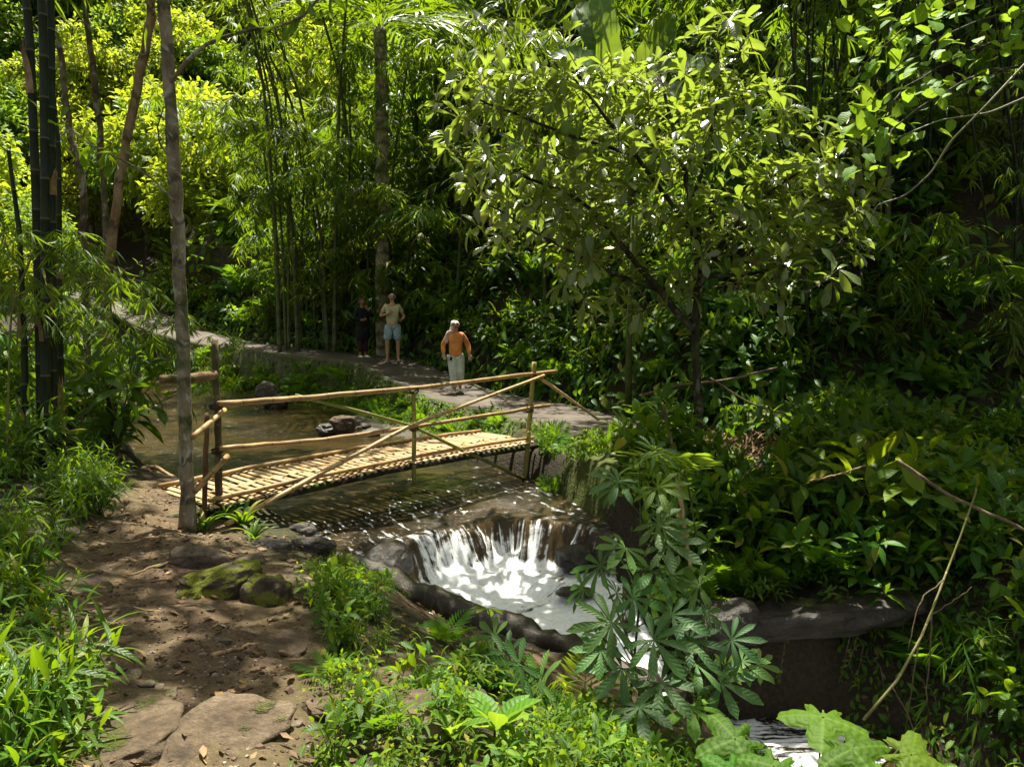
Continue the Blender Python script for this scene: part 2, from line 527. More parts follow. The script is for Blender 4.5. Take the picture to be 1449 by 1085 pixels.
def ground_mat():
    m = NT('ground_soil')
    z = m.n('ShaderNodeAttribute', attribute_name='zone')
    sp = m.n('ShaderNodeSeparateColor'); m.l(z.outputs['Color'], sp.inputs[0])
    p = m.pos()
    n1 = m.noise(p, 3.2, 8, .65)
    n2 = m.noise(p, 22, 8, .7)
    n3 = m.noise(p, 90, 4, .7)
    n5 = m.noise(p, .9, 4, .5)
    humus = m.ramp(n2, [(.3, (.012, .009, .006)), (.55, (.035, .026, .015)), (.8, (.075, .055, .03))])
    dirt = m.ramp(m.math('ADD', m.math('MULTIPLY', n1, .55), m.math('MULTIPLY', n2, .45)), [(.36, (.045, .025, .015)), (.48, (.105, .062, .035)), (.62, (.21, .14, .086))])
    dirt = m.mix(m.mapr(n5, .4, .65, 0, .5), dirt, (.07, .046, .032))
    dirt = m.mix(m.mapr(n3, .56, .7, 0, .6), dirt, (.035, .022, .014))
    dirt = m.mix(m.mapr(n3, .40, .3, 0, .5), dirt, (.42, .33, .24))
    gravel = m.ramp(m.math('ADD', m.math('MULTIPLY', n2, .6), m.math('MULTIPLY', n3, .4)), [(.35, (.018, .014, .010)), (.5, (.06, .048, .036)), (.68, (.15, .125, .10))])
    moss = m.ramp(n3, [(.3, (.03, .05, .006)), (.6, (.085, .11, .010)), (.8, (.16, .17, .02))])
    col = m.mix(sp.outputs[0], humus, dirt)
    col = m.mix(sp.outputs[2], col, gravel)
    mk = m.math('MULTIPLY', sp.outputs[1], m.mapr(m.math('ADD', n1, m.math('MULTIPLY', n2, .4)), .52, .72, .0, 1))
    col = m.mix(mk, col, moss)
    cr = m.n('ShaderNodeTexVoronoi', feature='F1'); m.l(p, cr.inputs['Vector']); cr.inputs['Scale'].default_value = 24
    h = m.math('ADD', m.math('ADD', n1, m.math('MULTIPLY', n2, .6)), m.math('MULTIPLY', n3, .3))
    h = m.math('SUBTRACT', h, m.math('MULTIPLY', cr.outputs['Distance'], .35))
    rg = m.mapr(sp.outputs[2], 0, 1, .88, .45)
    return m.done(m.pbr(col, rg, m.bump(h, 1.0, .035), .3))
G['ground'] = ground_mat()

def concrete():
    m = NT('path_concrete')
    p = m.pos()
    n1 = m.noise(p, 1.4, 7, .62); n2 = m.noise(p, 38, 6, .7)
    col = m.ramp(n1, [(.3, (.032, .024, .017)), (.52, (.070, .053, .040)), (.75, (.115, .092, .072))])
    col = m.mix(m.mapr(n2, .5, .7, 0, .45), col, (.045, .034, .026))
    a = m.attr()
    ed = m.mapr(m.math('ADD', m.math('ABSOLUTE', a[1]), m.math('MULTIPLY', m.math('SUBTRACT', m.noise(p, 5, 5), .5), .5)), .78, 1.0, 0, .8)
    col = m.mix(ed, col, (.05, .06, .012))
    return m.done(m.pbr(col, .75, m.bump(m.math('ADD', n1, m.math('MULTIPLY', n2, .4)), .6, .02), .4))
G['concrete'] = concrete()

def water_mat(name, deep, shal, bump=.35):
    """lf = (amount of foam and painted glint white, across the flow, along the flow)"""
    m = NT(name)
    a = m.attr()
    st = m.noise(m.vec(m.math('MULTIPLY', a[1], 6.5), m.math('MULTIPLY', a[2], 1.5), 0.0), 1.6, 7, .66, 1.1)
    p = m.pos()
    f2 = m.noise(p, 7, 6, .68, .5)
    fm = m.math('ADD', a[0], m.math('ADD', m.math('MULTIPLY', m.math('SUBTRACT', st, .5), 1.6), m.math('MULTIPLY', m.math('SUBTRACT', f2, .5), .8)))
    fk = m.mapr(fm, .46, .72, 0, 1, True)
    n1 = m.noise(p, .8, 3, .5)
    col = m.mix(m.mapr(n1, .35, .65), deep, shal)
    rip = m.noise(m.vec(m.math('MULTIPLY', a[1], 3.2), m.math('MULTIPLY', a[2], 5.5), 0.0), 1.5, 5, .55, .8)
    rip2 = m.noise(p, 16, 3, .5)
    h = m.math('ADD', m.math('ADD', rip, m.math('MULTIPLY', rip2, .18)), m.math('MULTIPLY', fm, .25))
    nb = m.bump(h, bump, .12)
    w = m.pbr(col, .06, nb, .5, **{'IOR': 1.33})
    fh = m.noise(p, 26, 6, .7)
    fo = m.pbr(m.mix(m.mapr(fh, .35, .6), (.70, .72, .73), (.87, .88, .89)), .6, m.bump(fh, .4, .03), .2, **{'Subsurface Weight': .6, 'Subsurface Scale': .05, 'Subsurface Radius': (1.0, 1.0, 1.0)})
    x = m.n('ShaderNodeMixShader')
    m.l(fk, x.inputs[0]); m.l(w, x.inputs[1]); m.l(fo, x.inputs[2])
    return m.done(x.outputs[0])
G['water'] = water_mat('river_water', (.006, .005, .002), (.040, .026, .007), .5)
G['fall'] = water_mat('fall_water', (.018, .013, .008), (.07, .045, .018), .6)

def plain(name, col, rough=.8, var=.25, sc=30, spec=.3, sss=0):
    m = NT(name)
    o = m.coord()
    n = m.noise(o, sc, 4, .6); n2 = m.noise(o, sc * .22, 3)
    c = m.mix(m.mapr(n2, .35, .65), tuple(q * (1 - var) for q in col), tuple(min(1, q * (1 + var * .6)) for q in col))
    return m.done(m.pbr(c, rough, m.bump(n, .25, .006), spec))
G['skin'] = plain('skin_light', (.46, .26, .18), .5, .12, 25)
G['skin2'] = plain('skin_tanned', (.26, .13, .08), .5, .12, 25)
G['tee'] = plain('cloth_khaki', (.50, .46, .30))
G['denim'] = plain('cloth_denim', (.30, .42, .52), .85, .3)
G['orange'] = plain('cloth_orange', (.72, .27, .09))
G['palepink'] = plain('cloth_pink', (.62, .42, .38))
G['mint'] = plain('cloth_mint', (.58, .64, .60))
G['white'] = plain('cloth_white', (.84, .80, .78))
G['black'] = plain('cloth_black', (.008, .009, .012), .85)
G['maroon'] = plain('cloth_maroon', (.035, .014, .016))
G['hairgrey'] = plain('hair_grey', (.35, .31, .27))
G['hairdark'] = plain('hair_reddish', (.10, .035, .018))
G['lens'] = plain('dark_glasses', (.03, .012, .012), .2)
G['shoe'] = plain('shoe_leather', (.42, .27, .10), .6)
# ---------------------------------------------------------------- the lie of the land
PATH = [(2.2, 11.7, .14), (1.2, 12.6, .12), (.3, 15.0, .10), (-1.2, 17.4, .12), (-2.1, 18.9, .36), (-3.2, 20.4, .66), (-4.6, 21.9, .70), (-6.9, 24.0, .80), (-9.2, 26, .89), (-12.1, 29, 1.2), (-15, 32, 1.98), (-19.5, 36, 2.87), (-27, 42, 3.6)]
BASE = [(30, 9.0, 0), (14, 10.0, 0), (6.5, 11.0, .1), (3.6, 11.7, .15), (2.5, 12.8, .14), (1.35, 15.3, .12), (-.2, 18.0, .14), (-2.3, 21.1, .68), (-3.8, 22.7, .72), (-6.2, 25.0, .82), (-8.4, 27.0, .95), (-11.2, 30.2, 1.25), (-14, 33.3, 2.0), (-18.6, 37.2, 2.9), (-26, 44, 3.7), (-40, 50, 5)]
SLOPE = [1.15, 1.15, 1.2, 1.25, 1.3, 1.35, 1.35, 1.3, 1.2, .95, .6, .40, .34, .3, .3, .3]
RIVER = [(-17, 31.5), (-13.2, 26), (-11.3, 22.7), (-8.2, 16.9), (-6.3, 13.2), (-5.2, 11.2), (-4.3, 10.0), (-3.3, 9.3), (-2.55, 8.8), (-2.0, 8.35), (-1.6, 7.95), (-1.1, 7.62), (-.15, 7.05), (.73, 6.58), (1.15, 6.3), (1.45, 6.2), (1.5, 7.45), (1.3, 8.0), (1.2, 8.6), (1.1, 9.3), (.72, 10.2), (.35, 11.1), (-.3, 12.1), (-1.2, 13.4), (-2.4, 14.6), (-3.6, 15.6), (-3.9, 17.8), (-5.8, 20.5), (-8.4, 23.2), (-10.8, 26.2), (-14, 31.5)]
LOWER = [(1.38, 6.2), (1.38, 7.3), (1.8, 7.4), (3.0, 7.35), (3.5, 6.9), (3.7, 5.6), (3.5, 4.5), (2.4, 5.0), (1.7, 5.8)]
LIP = [(-2.3, 7.75), (-1.62, 8.0), (-1.33, 8.25), (-1.0, 8.78), (-.75, 8.98), (-.37, 9.32), (.0, 9.42), (.3, 9.36), (.62, 9.22), (.9, 8.98), (1.15, 8.72), (1.7, 8.65), (9, 8.65)]
TRAIL = [(-3.7, 8.7, .5), (-3.45, 8.0, .5), (-3.15, 7.2, .5), (-2.5, 5.7, .82), (-1.75, 4.3, .62), (-1.33, 3.3, .40), (-1.1, 2.5, .36), (-.95, 1.0, .4)]
CTRL = [(-2, 2, .3), (-1.2, 3, .2), (-2.6, 3, .38), (-1.5, 4.5, .08), (-2.6, 5, .1), (-2.2, 6.3, .02), (-3, 7.4, -.06), (-3.5, 8.5, -.02), (-4.6, 9.2, .05), (-.5, 3.0, .12), (0, 2.5, .05), (1, 3, -.3), (2, 3, -.7), (3.5, 3, -1.0), (0, 4.5, -.32), (-.6, 5.4, -.32), (-1.05, 6.0, -.22), (.2, 5.6, -.72), (-.5, 6.5, -.74), (1, 5.0, -.95), (-1.1, 6.7, -.42), (-1.6, 7.3, -.4), (-2.2, 7.6, -.28), (-1.2, 7.35, -.75), (-.15, 6.8, -.88), (.73, 6.3, -.98), (1.2, 5.9, -1.1), (-2.6, 8.3, -.25), (-3.6, 5, .2), (-4.5, 7, .25), (-6, 9, .28), (-8, 12, .35), (-10.5, 16, .4), (-14, 22, .5), (-8, 4, .5), (-20, 20, 1.5), (-17, 10, 1.2), (-4, 2, .42), (0, 0, .35), (-3, -3, .45), (4, 0, -.3), (0, -6, .5), (9, 2, -.6), (-10, -4, .8), (10, -6, 0),
        (1.75, 8.3, -.45), (1.5, 9.6, .0), (1.1, 11, .08), (1.3, 12.3, .08), (2.5, 11, .1), (3, 9.6, -.12), (2.6, 8.6, -.5), (1.75, 7.75, -.85), (2.5, 7.75, -.88), (4, 7.6, -.8), (4, 9, -.3), (6, 8.5, -.35), (6, 10.5, .1), (9, 9, -.1), (12, 8, .2), (6.5, 6.0, -.8), (8, 4, -.7), (20, 6, .8), (20, -5, .6),
        (-1.3, 14, -.36), (-3.2, 17.6, -.36), (-2.5, 16, -.36), (-5, 20, -.33), (-7.5, 23.4, -.25), (-9.6, 26, -.1), (0, 15.5, .1), (2, 14, .14), (-.2, 18, .14), (-6, 25, .8), (-12, 31, 1.2), (-20, 38, 2.9), (-20, 30, 2.0), (-30, 40, 4), (-40, 20, 4), (-30, 5, 2.5), (0, 30, 1), (20, 20, .5)]

_cx = np.array([c[0] for c in CTRL]); _cy = np.array([c[1] for c in CTRL]); _cz = np.array([c[2] for c in CTRL])
def _tps(r2): return np.where(r2 > 1e-9, r2 * np.log(np.maximum(r2, 1e-9)) * .5, 0)
_n = len(CTRL)
_A = np.zeros((_n + 3, _n + 3))
_A[:_n, :_n] = _tps((_cx[:, None] - _cx) ** 2 + (_cy[:, None] - _cy) ** 2) + np.eye(_n) * .02
_A[:_n, _n:] = np.stack([np.ones(_n), _cx, _cy], 1); _A[_n:, :_n] = _A[:_n, _n:].T
_w = np.linalg.solve(_A, np.concatenate([_cz, [0, 0, 0]]))
def low_land(x, y):
    xc, yc = np.clip(x, -32, 22), np.clip(y, -6, 42)
    z = _w[_n] + _w[_n + 1] * xc + _w[_n + 2] * yc
    for i in range(_n):
        z = z + _w[i] * _tps((xc - _cx[i]) ** 2 + (yc - _cy[i]) ** 2)
    return np.clip(z, -2, 5)

def water_level(x, y):
    lip = seg_dist(x, y, LIP)[0]                       # + = upstream of the lip
    nz = fb2(x, y, 5.0, 3, 5) * .20 + fb2(x, y, 1.6, 3, 15) * .55
    up = -.46 + .012 * np.maximum(0, y - 10) - .10 * smooth(1.1, 0.0, lip)
    pool = -1.12
    k = smooth(.04, -.36, lip + nz * .8)
    z = up * (1 - k) + pool * k
    d2 = x - 1.38 + fb2(x, y, 3.0, 3, 9) * .12
    k2 = smooth(-.12, .22, d2) * (lip < -.3)
    return z * (1 - k2) - 1.95 * k2, lip, d2, k, k2

def height(x, y, detail=True):
    x = np.asarray(x, float); y = np.asarray(y, float)
    z = low_land(x, y)
    # hill behind and to the right of the path
    s, par = seg_dist(x, y, BASE)
    s = -s                                            # BASE runs right to left, the hill lies on its right
    idx = np.arange(len(BASE))
    zb = np.interp(par, idx, [b[2] for b in BASE])
    sl = np.interp(par, idx, SLOPE)
    sp = np.maximum(s, 0)
    hill = zb + sl * (np.minimum(sp, 9) + .55 * np.maximum(sp - 9, 0)) * (1 + .12 * np.sin(par * 3 + sp * .5)) + fb2(x, y, .35, 3, 3) * np.minimum(sp, 3) * .7
    hill = hill + 2.6 * smooth(.3, 3.2, s) * smooth(6.3, 7.6, par) * (1 - smooth(11.0, 12.5, par))
    hill = hill + np.maximum(0, y - 44) * .75 * smooth(14, -8, x)
    hill = np.minimum(hill, 60 + fb2(x, y, .05, 2, 8) * 20)
    k = smooth(-.1, .35, s)
    z = z * (1 - k) + hill * k
    # far left slope
    z = z + np.maximum(0, -x - 26) * .45 + np.maximum(0, y - 48) * .5 * (s < 0)
    # path bench
    d, pp = seg_dist(x, y, PATH)
    pz = np.interp(pp, np.arange(len(PATH)), [p[2] for p in PATH])
    hw = 1.02
    k = np.where(d > 0, 1 - smooth(hw - .05, hw + .22, d), 1 - smooth(hw - .1, hw + .5, -d)) * (pp > .55) * (1 - smooth(3.3, 3.6, d * 0 + pp) * 0)
    z = z * (1 - k) + (pz - .04) * k
    # channel
    wl, lip, d2, k1, k2 = water_level(x, y)
    dr = poly_sd(x, y, RIVER)
    bed = wl - .30
    k = 1 - smooth(-.18, .22, dr)
    z = np.where(k > 0, np.minimum(z, z * (1 - k) + bed * k), z)
    dl = poly_sd(x, y, LOWER)
    k = 1 - np.clip((dl + .06) / (.15 + .85 * smooth(2.9, 3.6, x)), 0, 1) ** (1 - .25 * smooth(2.9, 3.6, x))
    z = z + 0
    z = np.where(k > 0, np.minimum(z, z * (1 - k) - 2.3 * k), z)
    if detail:
        near = smooth(40, 12, np.hypot(x, y))
        z = z + fb2(x, y, 1.1, 5, 21) * .16 * (.4 + .6 * near) + fb2(x, y, 6, 3, 31) * .045 * near
        t, tp = seg_dist(x, y, TRAIL)
        tk = smooth(1.1, .4, np.abs(t))
        z = z + tk * (fb2(x, y, 5, 4, 41) * .11 + np.abs(fb2(x, y, 14, 3, 43)) * .05 - .035)
    return z

# ---------------------------------------------------------------- ground sheet
def axis(parts):
    out = []
    for a, b, st in parts:
        out.append(np.arange(a, b, st))
    return np.concatenate(out)
xs = axis([(-150, -40, 6), (-40, -14, 1.0), (-14, -5, .12), (-5, 5, .055), (5, 10, .2), (10, 30, 1.0), (30, 151, 6)])
ys = axis([(-40, -6, 4), (-6, 1, .5), (1, 2.2, .15), (2.2, 12.5, .055), (12.5, 32, .18), (32, 60, .9), (60, 201, 5)])
GX, GY = np.meshgrid(xs, ys)
GZ = height(GX, GY)
_low = GZ

def H(x, y):
    """ground height read off the sheet"""
    x = np.asarray(x, float); y = np.asarray(y, float)
    i = np.clip(np.searchsorted(xs, x) - 1, 0, len(xs) - 2); j = np.clip(np.searchsorted(ys, y) - 1, 0, len(ys) - 2)
    u = np.clip((x - xs[i]) / (xs[i + 1] - xs[i]), 0, 1); v = np.clip((y - ys[j]) / (ys[j + 1] - ys[j]), 0, 1)
    return (GZ[j, i] * (1 - u) + GZ[j, i + 1] * u) * (1 - v) + (GZ[j + 1, i] * (1 - u) + GZ[j + 1, i + 1] * u) * v

def hit(px, py):
    """where a line of sight meets the ground"""
    Y = np.arange(1.5, 70, .02)
    u = (px - 724.5) / F_PX; v = (py - 542.5) / F_PX
    cp, sp = math.cos(PITCH), math.sin(PITCH)
    t = Y / (cp - v * sp)
    x, z = u * t, CZ + (-sp - v * cp) * t
    k = np.argmax(z < H(x, Y))
    return Vector((x[k], Y[k], z[k]))

def grid_mesh(name, X, Y, Z, keep=None, lf=None, mats=None):
    ny, nx = X.shape
    V = np.stack([X, Y, Z], -1).reshape(-1, 3)
    i = np.arange(ny - 1)[:, None] * nx; j = np.arange(nx - 1)[None]
    f = np.stack([i + j, i + j + 1, i + nx + j + 1, i + nx + j], -1)
    f = f[keep] if keep is not None else f.reshape(-1, 4)
    used = np.unique(f)
    re = np.full(len(V), -1); re[used] = np.arange(len(used))
    mb = MB()
    L = np.zeros((len(used), 3)) if lf is None else lf.reshape(-1, 3)[used]
    mb.raw(V[used], re[f], L)
    return mb, used

mb, used = grid_mesh('ground', GX, GY, GZ)
gme = mb.mesh('ground', G['ground'])
tr, tp = seg_dist(GX, GY, TRAIL)
thw = np.interp(tp, np.arange(len(TRAIL)), [t[2] for t in TRAIL])
trail = smooth(.22, -.12, np.abs(tr) - thw + fb2(GX, GY, 2.5, 4, 51) * .35)
dr = poly_sd(GX, GY, RIVER); dl = poly_sd(GX, GY, LOWER)
bare = smooth(.5, .15, np.hypot((GX + .35) / 1.1, (GY - 6.2) / .45) - .5) * .9
bare = np.maximum(bare, smooth(.55, .2, np.hypot((GX + .62) / .4, (GY - 4.3) / .5) - .3))
bare = np.maximum(bare, smooth(.9, .4, np.hypot(GX - .9, (GY - 5.7) / .5)) * .8)
lit = smooth(1.4, .6, np.hypot(GX - 3.1, GY - 11)) * .35
gravel = np.maximum(smooth(1.9, .3, dr) * (GY > 12.8), smooth(.3, .05, dr) * (GX < -1) * .7) * (1 - trail)
moss = smooth(1.3, .3, np.abs(np.abs(tr) - thw - .25)) * .22 * (GY < 9) + .8 * smooth(.9, .3, np.hypot(GX - .9, GY - 10)) + .55 * smooth(.6, 0, np.abs(seg_dist(GX, GY, PATH)[0] - 1.1)) * (GY > 12)
zone = np.stack([np.maximum(np.maximum(trail, bare), lit), np.clip(moss, 0, 1), gravel, np.ones_like(GX)], -1).reshape(-1, 4)
ca = gme.color_attributes.new("zone", 'FLOAT_COLOR', 'POINT')
ca.data.foreach_set("color", zone.astype(np.float32).ravel())
tag(link('ground', gme), kind='structure')

# ---------------------------------------------------------------- water
wx = np.arange(-5.1, 6.0, .03); wy = np.arange(4.2, 10.6, .03)
ux = axis([(-18, -11, .2), (-11, 2.2, .07)]); uy = axis([(10.0, 18, .07), (18, 32, .16)])
def build_water(X, Y):
    wl, lip, d2, k, k2 = water_level(X, Y)
    across = X * .8 + Y * .6; along = X * .6 - Y * .8
    base = np.zeros_like(X) + .06
    riffle_glint = smooth(2.6, .6, lip) * .16 * (lip > 0) + .17 * smooth(.35, .65, vnoise(np.stack([across * .35, along * .9, X * 0], -1), 4)) * smooth(6, 9, Y)  # white for riffle foam, and painted in for glints on the stream
    base = base + riffle_glint
    lp0 = seg_dist(X, Y, LIP)[1]
    fall = smooth(.06, -.06, lip) * (1 - smooth(.75, 1.0, k))
    lo = smooth(-.05, -.12, lip)
    base = base + fall * (.13 + .26 * smooth(-1.25, -.85, X) * (1 - smooth(.15, .5, X)) + .45 * fb2(lp0 * 1.2, lip * .3, 1.4, 3, 67))
    # white plunge pool, clearer towards its right hand side
    dpool = np.hypot((X + .1) / 1.05, (Y - 8.0) / 1.0)
    inpool = smooth(.6, .98, k) * (1 - k2)
    foam = np.clip(.84 + .5 * fb2(X, Y, 2.4, 4, 68) - .30 * smooth(.8, 1.35, X - .15 * (Y - 7.2)) * smooth(7.1, 7.7, Y) - .1 * (Y > 8.3) * (X > .5), .25, .9)
    base = base * (1 - inpool) + foam * inpool
    base = np.maximum(base, k2 * (.74 - .12 * smooth(1.85, 2.15, X) - .35 * smooth(3.0, 3.5, X)))
    # surface relief
    z = wl + fb2(across, along, 2.2, 4, 61) * .05 + fb2(X, Y, 9, 3, 62) * .018
    boil = inpool * (fb2(X, Y, 3.2, 4, 63) * .18 + np.abs(fb2(X, Y, 7.5, 3, 64)) * .09) + .10 * inpool * smooth(.55, .05, np.abs(lip + .45))
    z = z + boil + fall * fb2(X, Y, 12, 3, 65) * .09 + k2 * fb2(X, Y, 6, 4, 66) * .08
    # coordinates that follow the drop of the fall
    _, lp = seg_dist(X, Y, LIP)
    a2 = np.where(lip < .1, lp * .42, across); l2 = np.where(lip < .1, lip * .35, along)
    a3 = np.where(k2 > .02, Y, a2); l3 = np.where(k2 > .02, X * .5, l2)
    return z, np.stack([base, a3, l3], -1), lip, k, k2
def cells(a): return a[:-1, :-1]
X, Y = np.meshgrid(wx, wy)
Z, lf, lip, k, k2 = build_water(X, Y)
hh = H(X, Y)
wet = (Z > hh - .10) & ((poly_sd(X, Y, RIVER) < .25) | (poly_sd(X, Y, LOWER) < .12))
WET = (wx, wy, Z)
cl = cells(lip)
upk = cells(wet) & (cl >= .1)
flk = cells(wet) & (cl < .1) & (cells(k2) < .05) & (cells(k) < .985)
plk = cells(wet) & (cl < .1) & (cells(k2) < .05) & ~flk
csk = cells(wet) & (cl < .1) & (cells(k2) >= .05) & (X[:-1, :-1] < 1.9)
lwk = cells(wet) & (cl < .1) & (cells(k2) >= .05) & ~csk
for nm, kk, mt in (('stream_water', upk, 'water'), ('foam_pool', plk, 'fall'), ('pool_water', lwk, 'water')):
    m_, _ = grid_mesh(nm, X, Y, Z, kk, lf)
    tag(obj(nm, m_, G[mt]), kind='structure')
m_, _ = grid_mesh('waterfall', X, Y, Z, flk, lf)
tag(obj('waterfall', m_, G['fall']), 'small white waterfall spilling over the dark rock lip into the foaming pool', 'waterfall')
m_, _ = grid_mesh('cascade', X, Y, Z, csk, lf)
tag(obj('cascade', m_, G['fall']), 'narrow white cascade dropping out of the foaming pool into the dark lower pool', 'waterfall')
X, Y = np.meshgrid(ux, uy)
Z, lf, lip, k, k2 = build_water(X, Y)
uk = cells((Z > H(X, Y) - .12) & (poly_sd(X, Y, RIVER) < .6)) & ~((Y[:-1, :-1] < 10.55) & False)
uk &= (Y[:-1, :-1] >= 10.56) | (X[:-1, :-1] < -5.08)
m_, _ = grid_mesh('river_water', X, Y, Z, uk, lf)
tag(obj('river_water', m_, G['water']), kind='structure')

# ---------------------------------------------------------------- the concrete footpath, in cast slabs of one strip
def offset(poly, k, n=10):
    p = np.array([q[:3] for q in poly])
    t = np.linspace(0, len(p) - 1, (len(p) - 1) * n + 1)
    q = np.stack([np.interp(t, np.arange(len(p)), p[:, c]) for c in range(3)], 1)
    for _ in range(12):
        q[1:-1] = q[1:-1] * .5 + (q[:-2] + q[2:]) * .25
    d = np.gradient(q, axis=0); d /= np.linalg.norm(d[:, :2], axis=1)[:, None]
    return q, np.stack([-d[:, 1], d[:, 0], d[:, 0] * 0], 1)
q, nn = offset(PATH, 0)
ct = np.linspace(-1, 1, 9)
hw = np.where(np.arange(len(q)) < 10, 1.0, .93)
hw = hw + fb2(q[:, 0], q[:, 1], 1.3, 3, 71) * .22
al = np.concatenate([[0], np.cumsum(np.linalg.norm(np.diff(q, axis=0), axis=1))])
V = q[:, None] + nn[:, None] * (ct[None, :, None] * hw[:, None, None])
V[:, :, 2] += .03 + fb2(V[..., 0], V[..., 1], 1.5, 3, 72) * .03
side = V[:, [0, -1]].copy(); side[:, :, 2] -= .16
V = np.concatenate([side[:, :1], V, side[:, 1:]], 1)
cc = np.concatenate([[-1.05], ct, [1.05]])
L = np.zeros(V.shape); L[..., 1] = cc[None]; L[..., 2] = al[:, None]
pm, _ = grid_mesh('footpath', V[..., 0], V[..., 1], V[..., 2], None, L)
tag(obj('footpath', pm, G['concrete']), kind='structure')
PQ, PN, PW = q, nn, hw
# ---------------------------------------------------------------- bamboo footbridge
N0 = np.array([-2.81, 8.10]); UD = np.array([.683, .731]); ND = np.array([-.731, .683])
WID = 1.08
def BP(t, w, z=None):
    """a point on the bridge: t metres along the downstream edge, w metres across"""
    p = N0 + UD * t + ND * w
    zz = .0 + .016 * t + .05 * math.sin(PI * min(1, max(0, t / 4.6)))
    return Vector((p[0], p[1], zz if z is None else z))
bridge = empty('bamboo_bridge', BP(2.2, .5), 0, 'narrow bamboo footbridge with slatted deck and tied pole railing over the stream', 'bridge')
BINV = bridge.location.copy()
def bpart(name, mb, mat):
    for v in mb.V: v -= np.array(BINV)
    return obj(name, mb, mat, bridge)
def pole(pts, r0, r1, seg=10, wob=.006, n=14):
    P = [np.array(p) for p in pts]
    t = np.linspace(0, 1, n)
    k = np.linspace(0, 1, len(P))
    q = np.stack([np.interp(t, k, [p[c] for p in P]) for c in range(3)], 1)
    r0, r1 = r0 * .79, r1 * .79
    wv = rng.normal(size=(n - 2, 3)) * wob * .55
    q[1:-1] += wv
    m = MB(); m.tube(q, np.linspace(r0, r1, n) * (1 + rng.normal(size=n) * .03), seg, rnd=rng.random())
    return m
# deck: short split-bamboo slats in two staggered rows
m = MB()
pitch = .102
nsl = int(4.95 / pitch)
for i in range(nsl):
    for row in (0, 1, 2):
        if row == 2 and i % 5: continue
        t = -.28 + (i + (.5 if row == 1 else 0)) * pitch + random.uniform(-.008, .008)
        a, b = ((-.10 - random.uniform(0, .05), WID * .56 + random.uniform(-.05, .05)), (WID * .44 + random.uniform(-.05, .05), WID + .07 + random.uniform(0, .05)), (.1, WID - .1))[row]
        sk = random.uniform(-.018, .018)
        p0, p1 = BP(t - sk, a), BP(t + sk, b)
        c = (p0 + p1) / 2; ax = (p1 - p0) / 2
        w_ = random.uniform(.026, .035)
        ay = Vector((UD[0], UD[1], .016)) * w_
        lift = (-.004, .003, -.016)[row] + random.uniform(-.004, .004)
        az = Vector((0, 0, .006))
        # arched slat: two half strips
        mid = c + Vector((0, 0, lift))
        tilt = random.uniform(-.004, .004)
        rr = random.random()
        v = []
        for e in (-1, 1):
            for q, zz in ((-1, 0), (-.45, .009), (.45, .009), (1, 0)):
                v.append(mid + ax * e + ay * q + Vector((0, 0, zz + tilt * q * e)))
        for e in (-1, 1):
            for q in (-1, 1):
                v.append(mid + ax * e + ay * q - Vector((0, 0, .009)))
        Ln = ax.length * 2
        l = [(rr, q, e * Ln) for e in (0, 1) for q in (0, .2, .3, .5)] + [(rr, 0, 0), (rr, .5, 0), (rr, 0, Ln), (rr, .5, Ln)]
        f = [(0, 1, 5, 4), (1, 2, 6, 5), (2, 3, 7, 6), (8, 10, 11, 9), (0, 4, 10, 8), (3, 9, 11, 7), (0, 8, 9, 3), (4, 7, 11, 10), (0, 3, 2, 1), (4, 5, 6, 7)]
        m.raw([tuple(x) for x in v], f, l)
dk = bpart('deck', m, G['bam_slat'])
for p in dk.data.polygons: p.use_smooth = False
for w_, r_, a, b in ((.02, .034, -.3, 4.62), (WID - .02, .036, -.35, 4.55)):
    up = Vector((0, 0, .042))
    bpart('edge_pole', pole([BP(a, w_) + up, BP(1.0, w_) + up * 1.1, BP(2.4, w_) + up, BP(3.5, w_) + up * 1.05, BP(b, w_) + up], r_, r_ * .82, 10, .005, 22), G['bam_dry'])
for w_ in (.10, WID * .5, WID - .10):
    bpart('support_beam', pole([BP(-.7, w_, -.11), BP(2.2, w_, .0), BP(4.9, w_, -.03)], .062, .05, 9, .008), G['bark_dark'])
# posts
bpart('post', pole([g(310, 715, 8.0), g(308, 600, 8.0), g(304, 481, 8.02)], .046, .041, 10, .005), G['post'])
bpart('post', pole([g(289, 730, 7.85), g(293, 584, 7.9)], .033, .029, 9, .004), G['post_red'])
bpart('post', pole([g(586, 684, 9.80), g(586, 610, 9.81), g(585, 552, 9.82)], .036, .032, 10, .004), G['bam_green'])
bpart('post', pole([g(741, 700, 11.38), g(749, 600, 11.40), g(756, 512, 11.42)], .048, .042, 10, .006), G['bam_green'])
# rails and braces
bpart('handrail', pole([g(309, 571, 7.93), g(440, 562, 8.85), g(586, 549, 9.74), g(787, 525, 11.75)], .040, .034, 10, .006, 20), G['bam_dry'])
bpart('handrail', pole([g(310, 635, 7.93), g(440, 624, 8.85), g(586, 604, 9.73), g(778, 573, 11.65)], .034, .031, 10, .006, 20), G['bam_dry'])
bpart('brace', pole([g(320, 742, 7.72), g(500, 645, 9.05), g(587, 600, 9.67), g(770, 531, 11.34)], .037, .026, 10, .006, 18), G['bam_dry'])
bpart('brace', pole([g(418, 559, 8.72), g(540, 590, 9.45), g(586, 604, 9.90), g(748, 681, 11.25)], .023, .030, 10, .005, 18), G['bam_green'])
bpart('brace', pole([g(764, 534, 11.5), g(847, 594, 12.0)], .032, .028, 9, .005), G['bam_dry'])
bpart('short_rail', pole([g(273, 618, 7.42), g(318, 580, 8.06)], .034, .034, 10, .002, 6), G['bam_dry'])
bpart('short_rail', pole([g(276, 695, 7.42), g(322, 645, 8.08)], .036, .036, 10, .002, 6), G['bam_dry'])
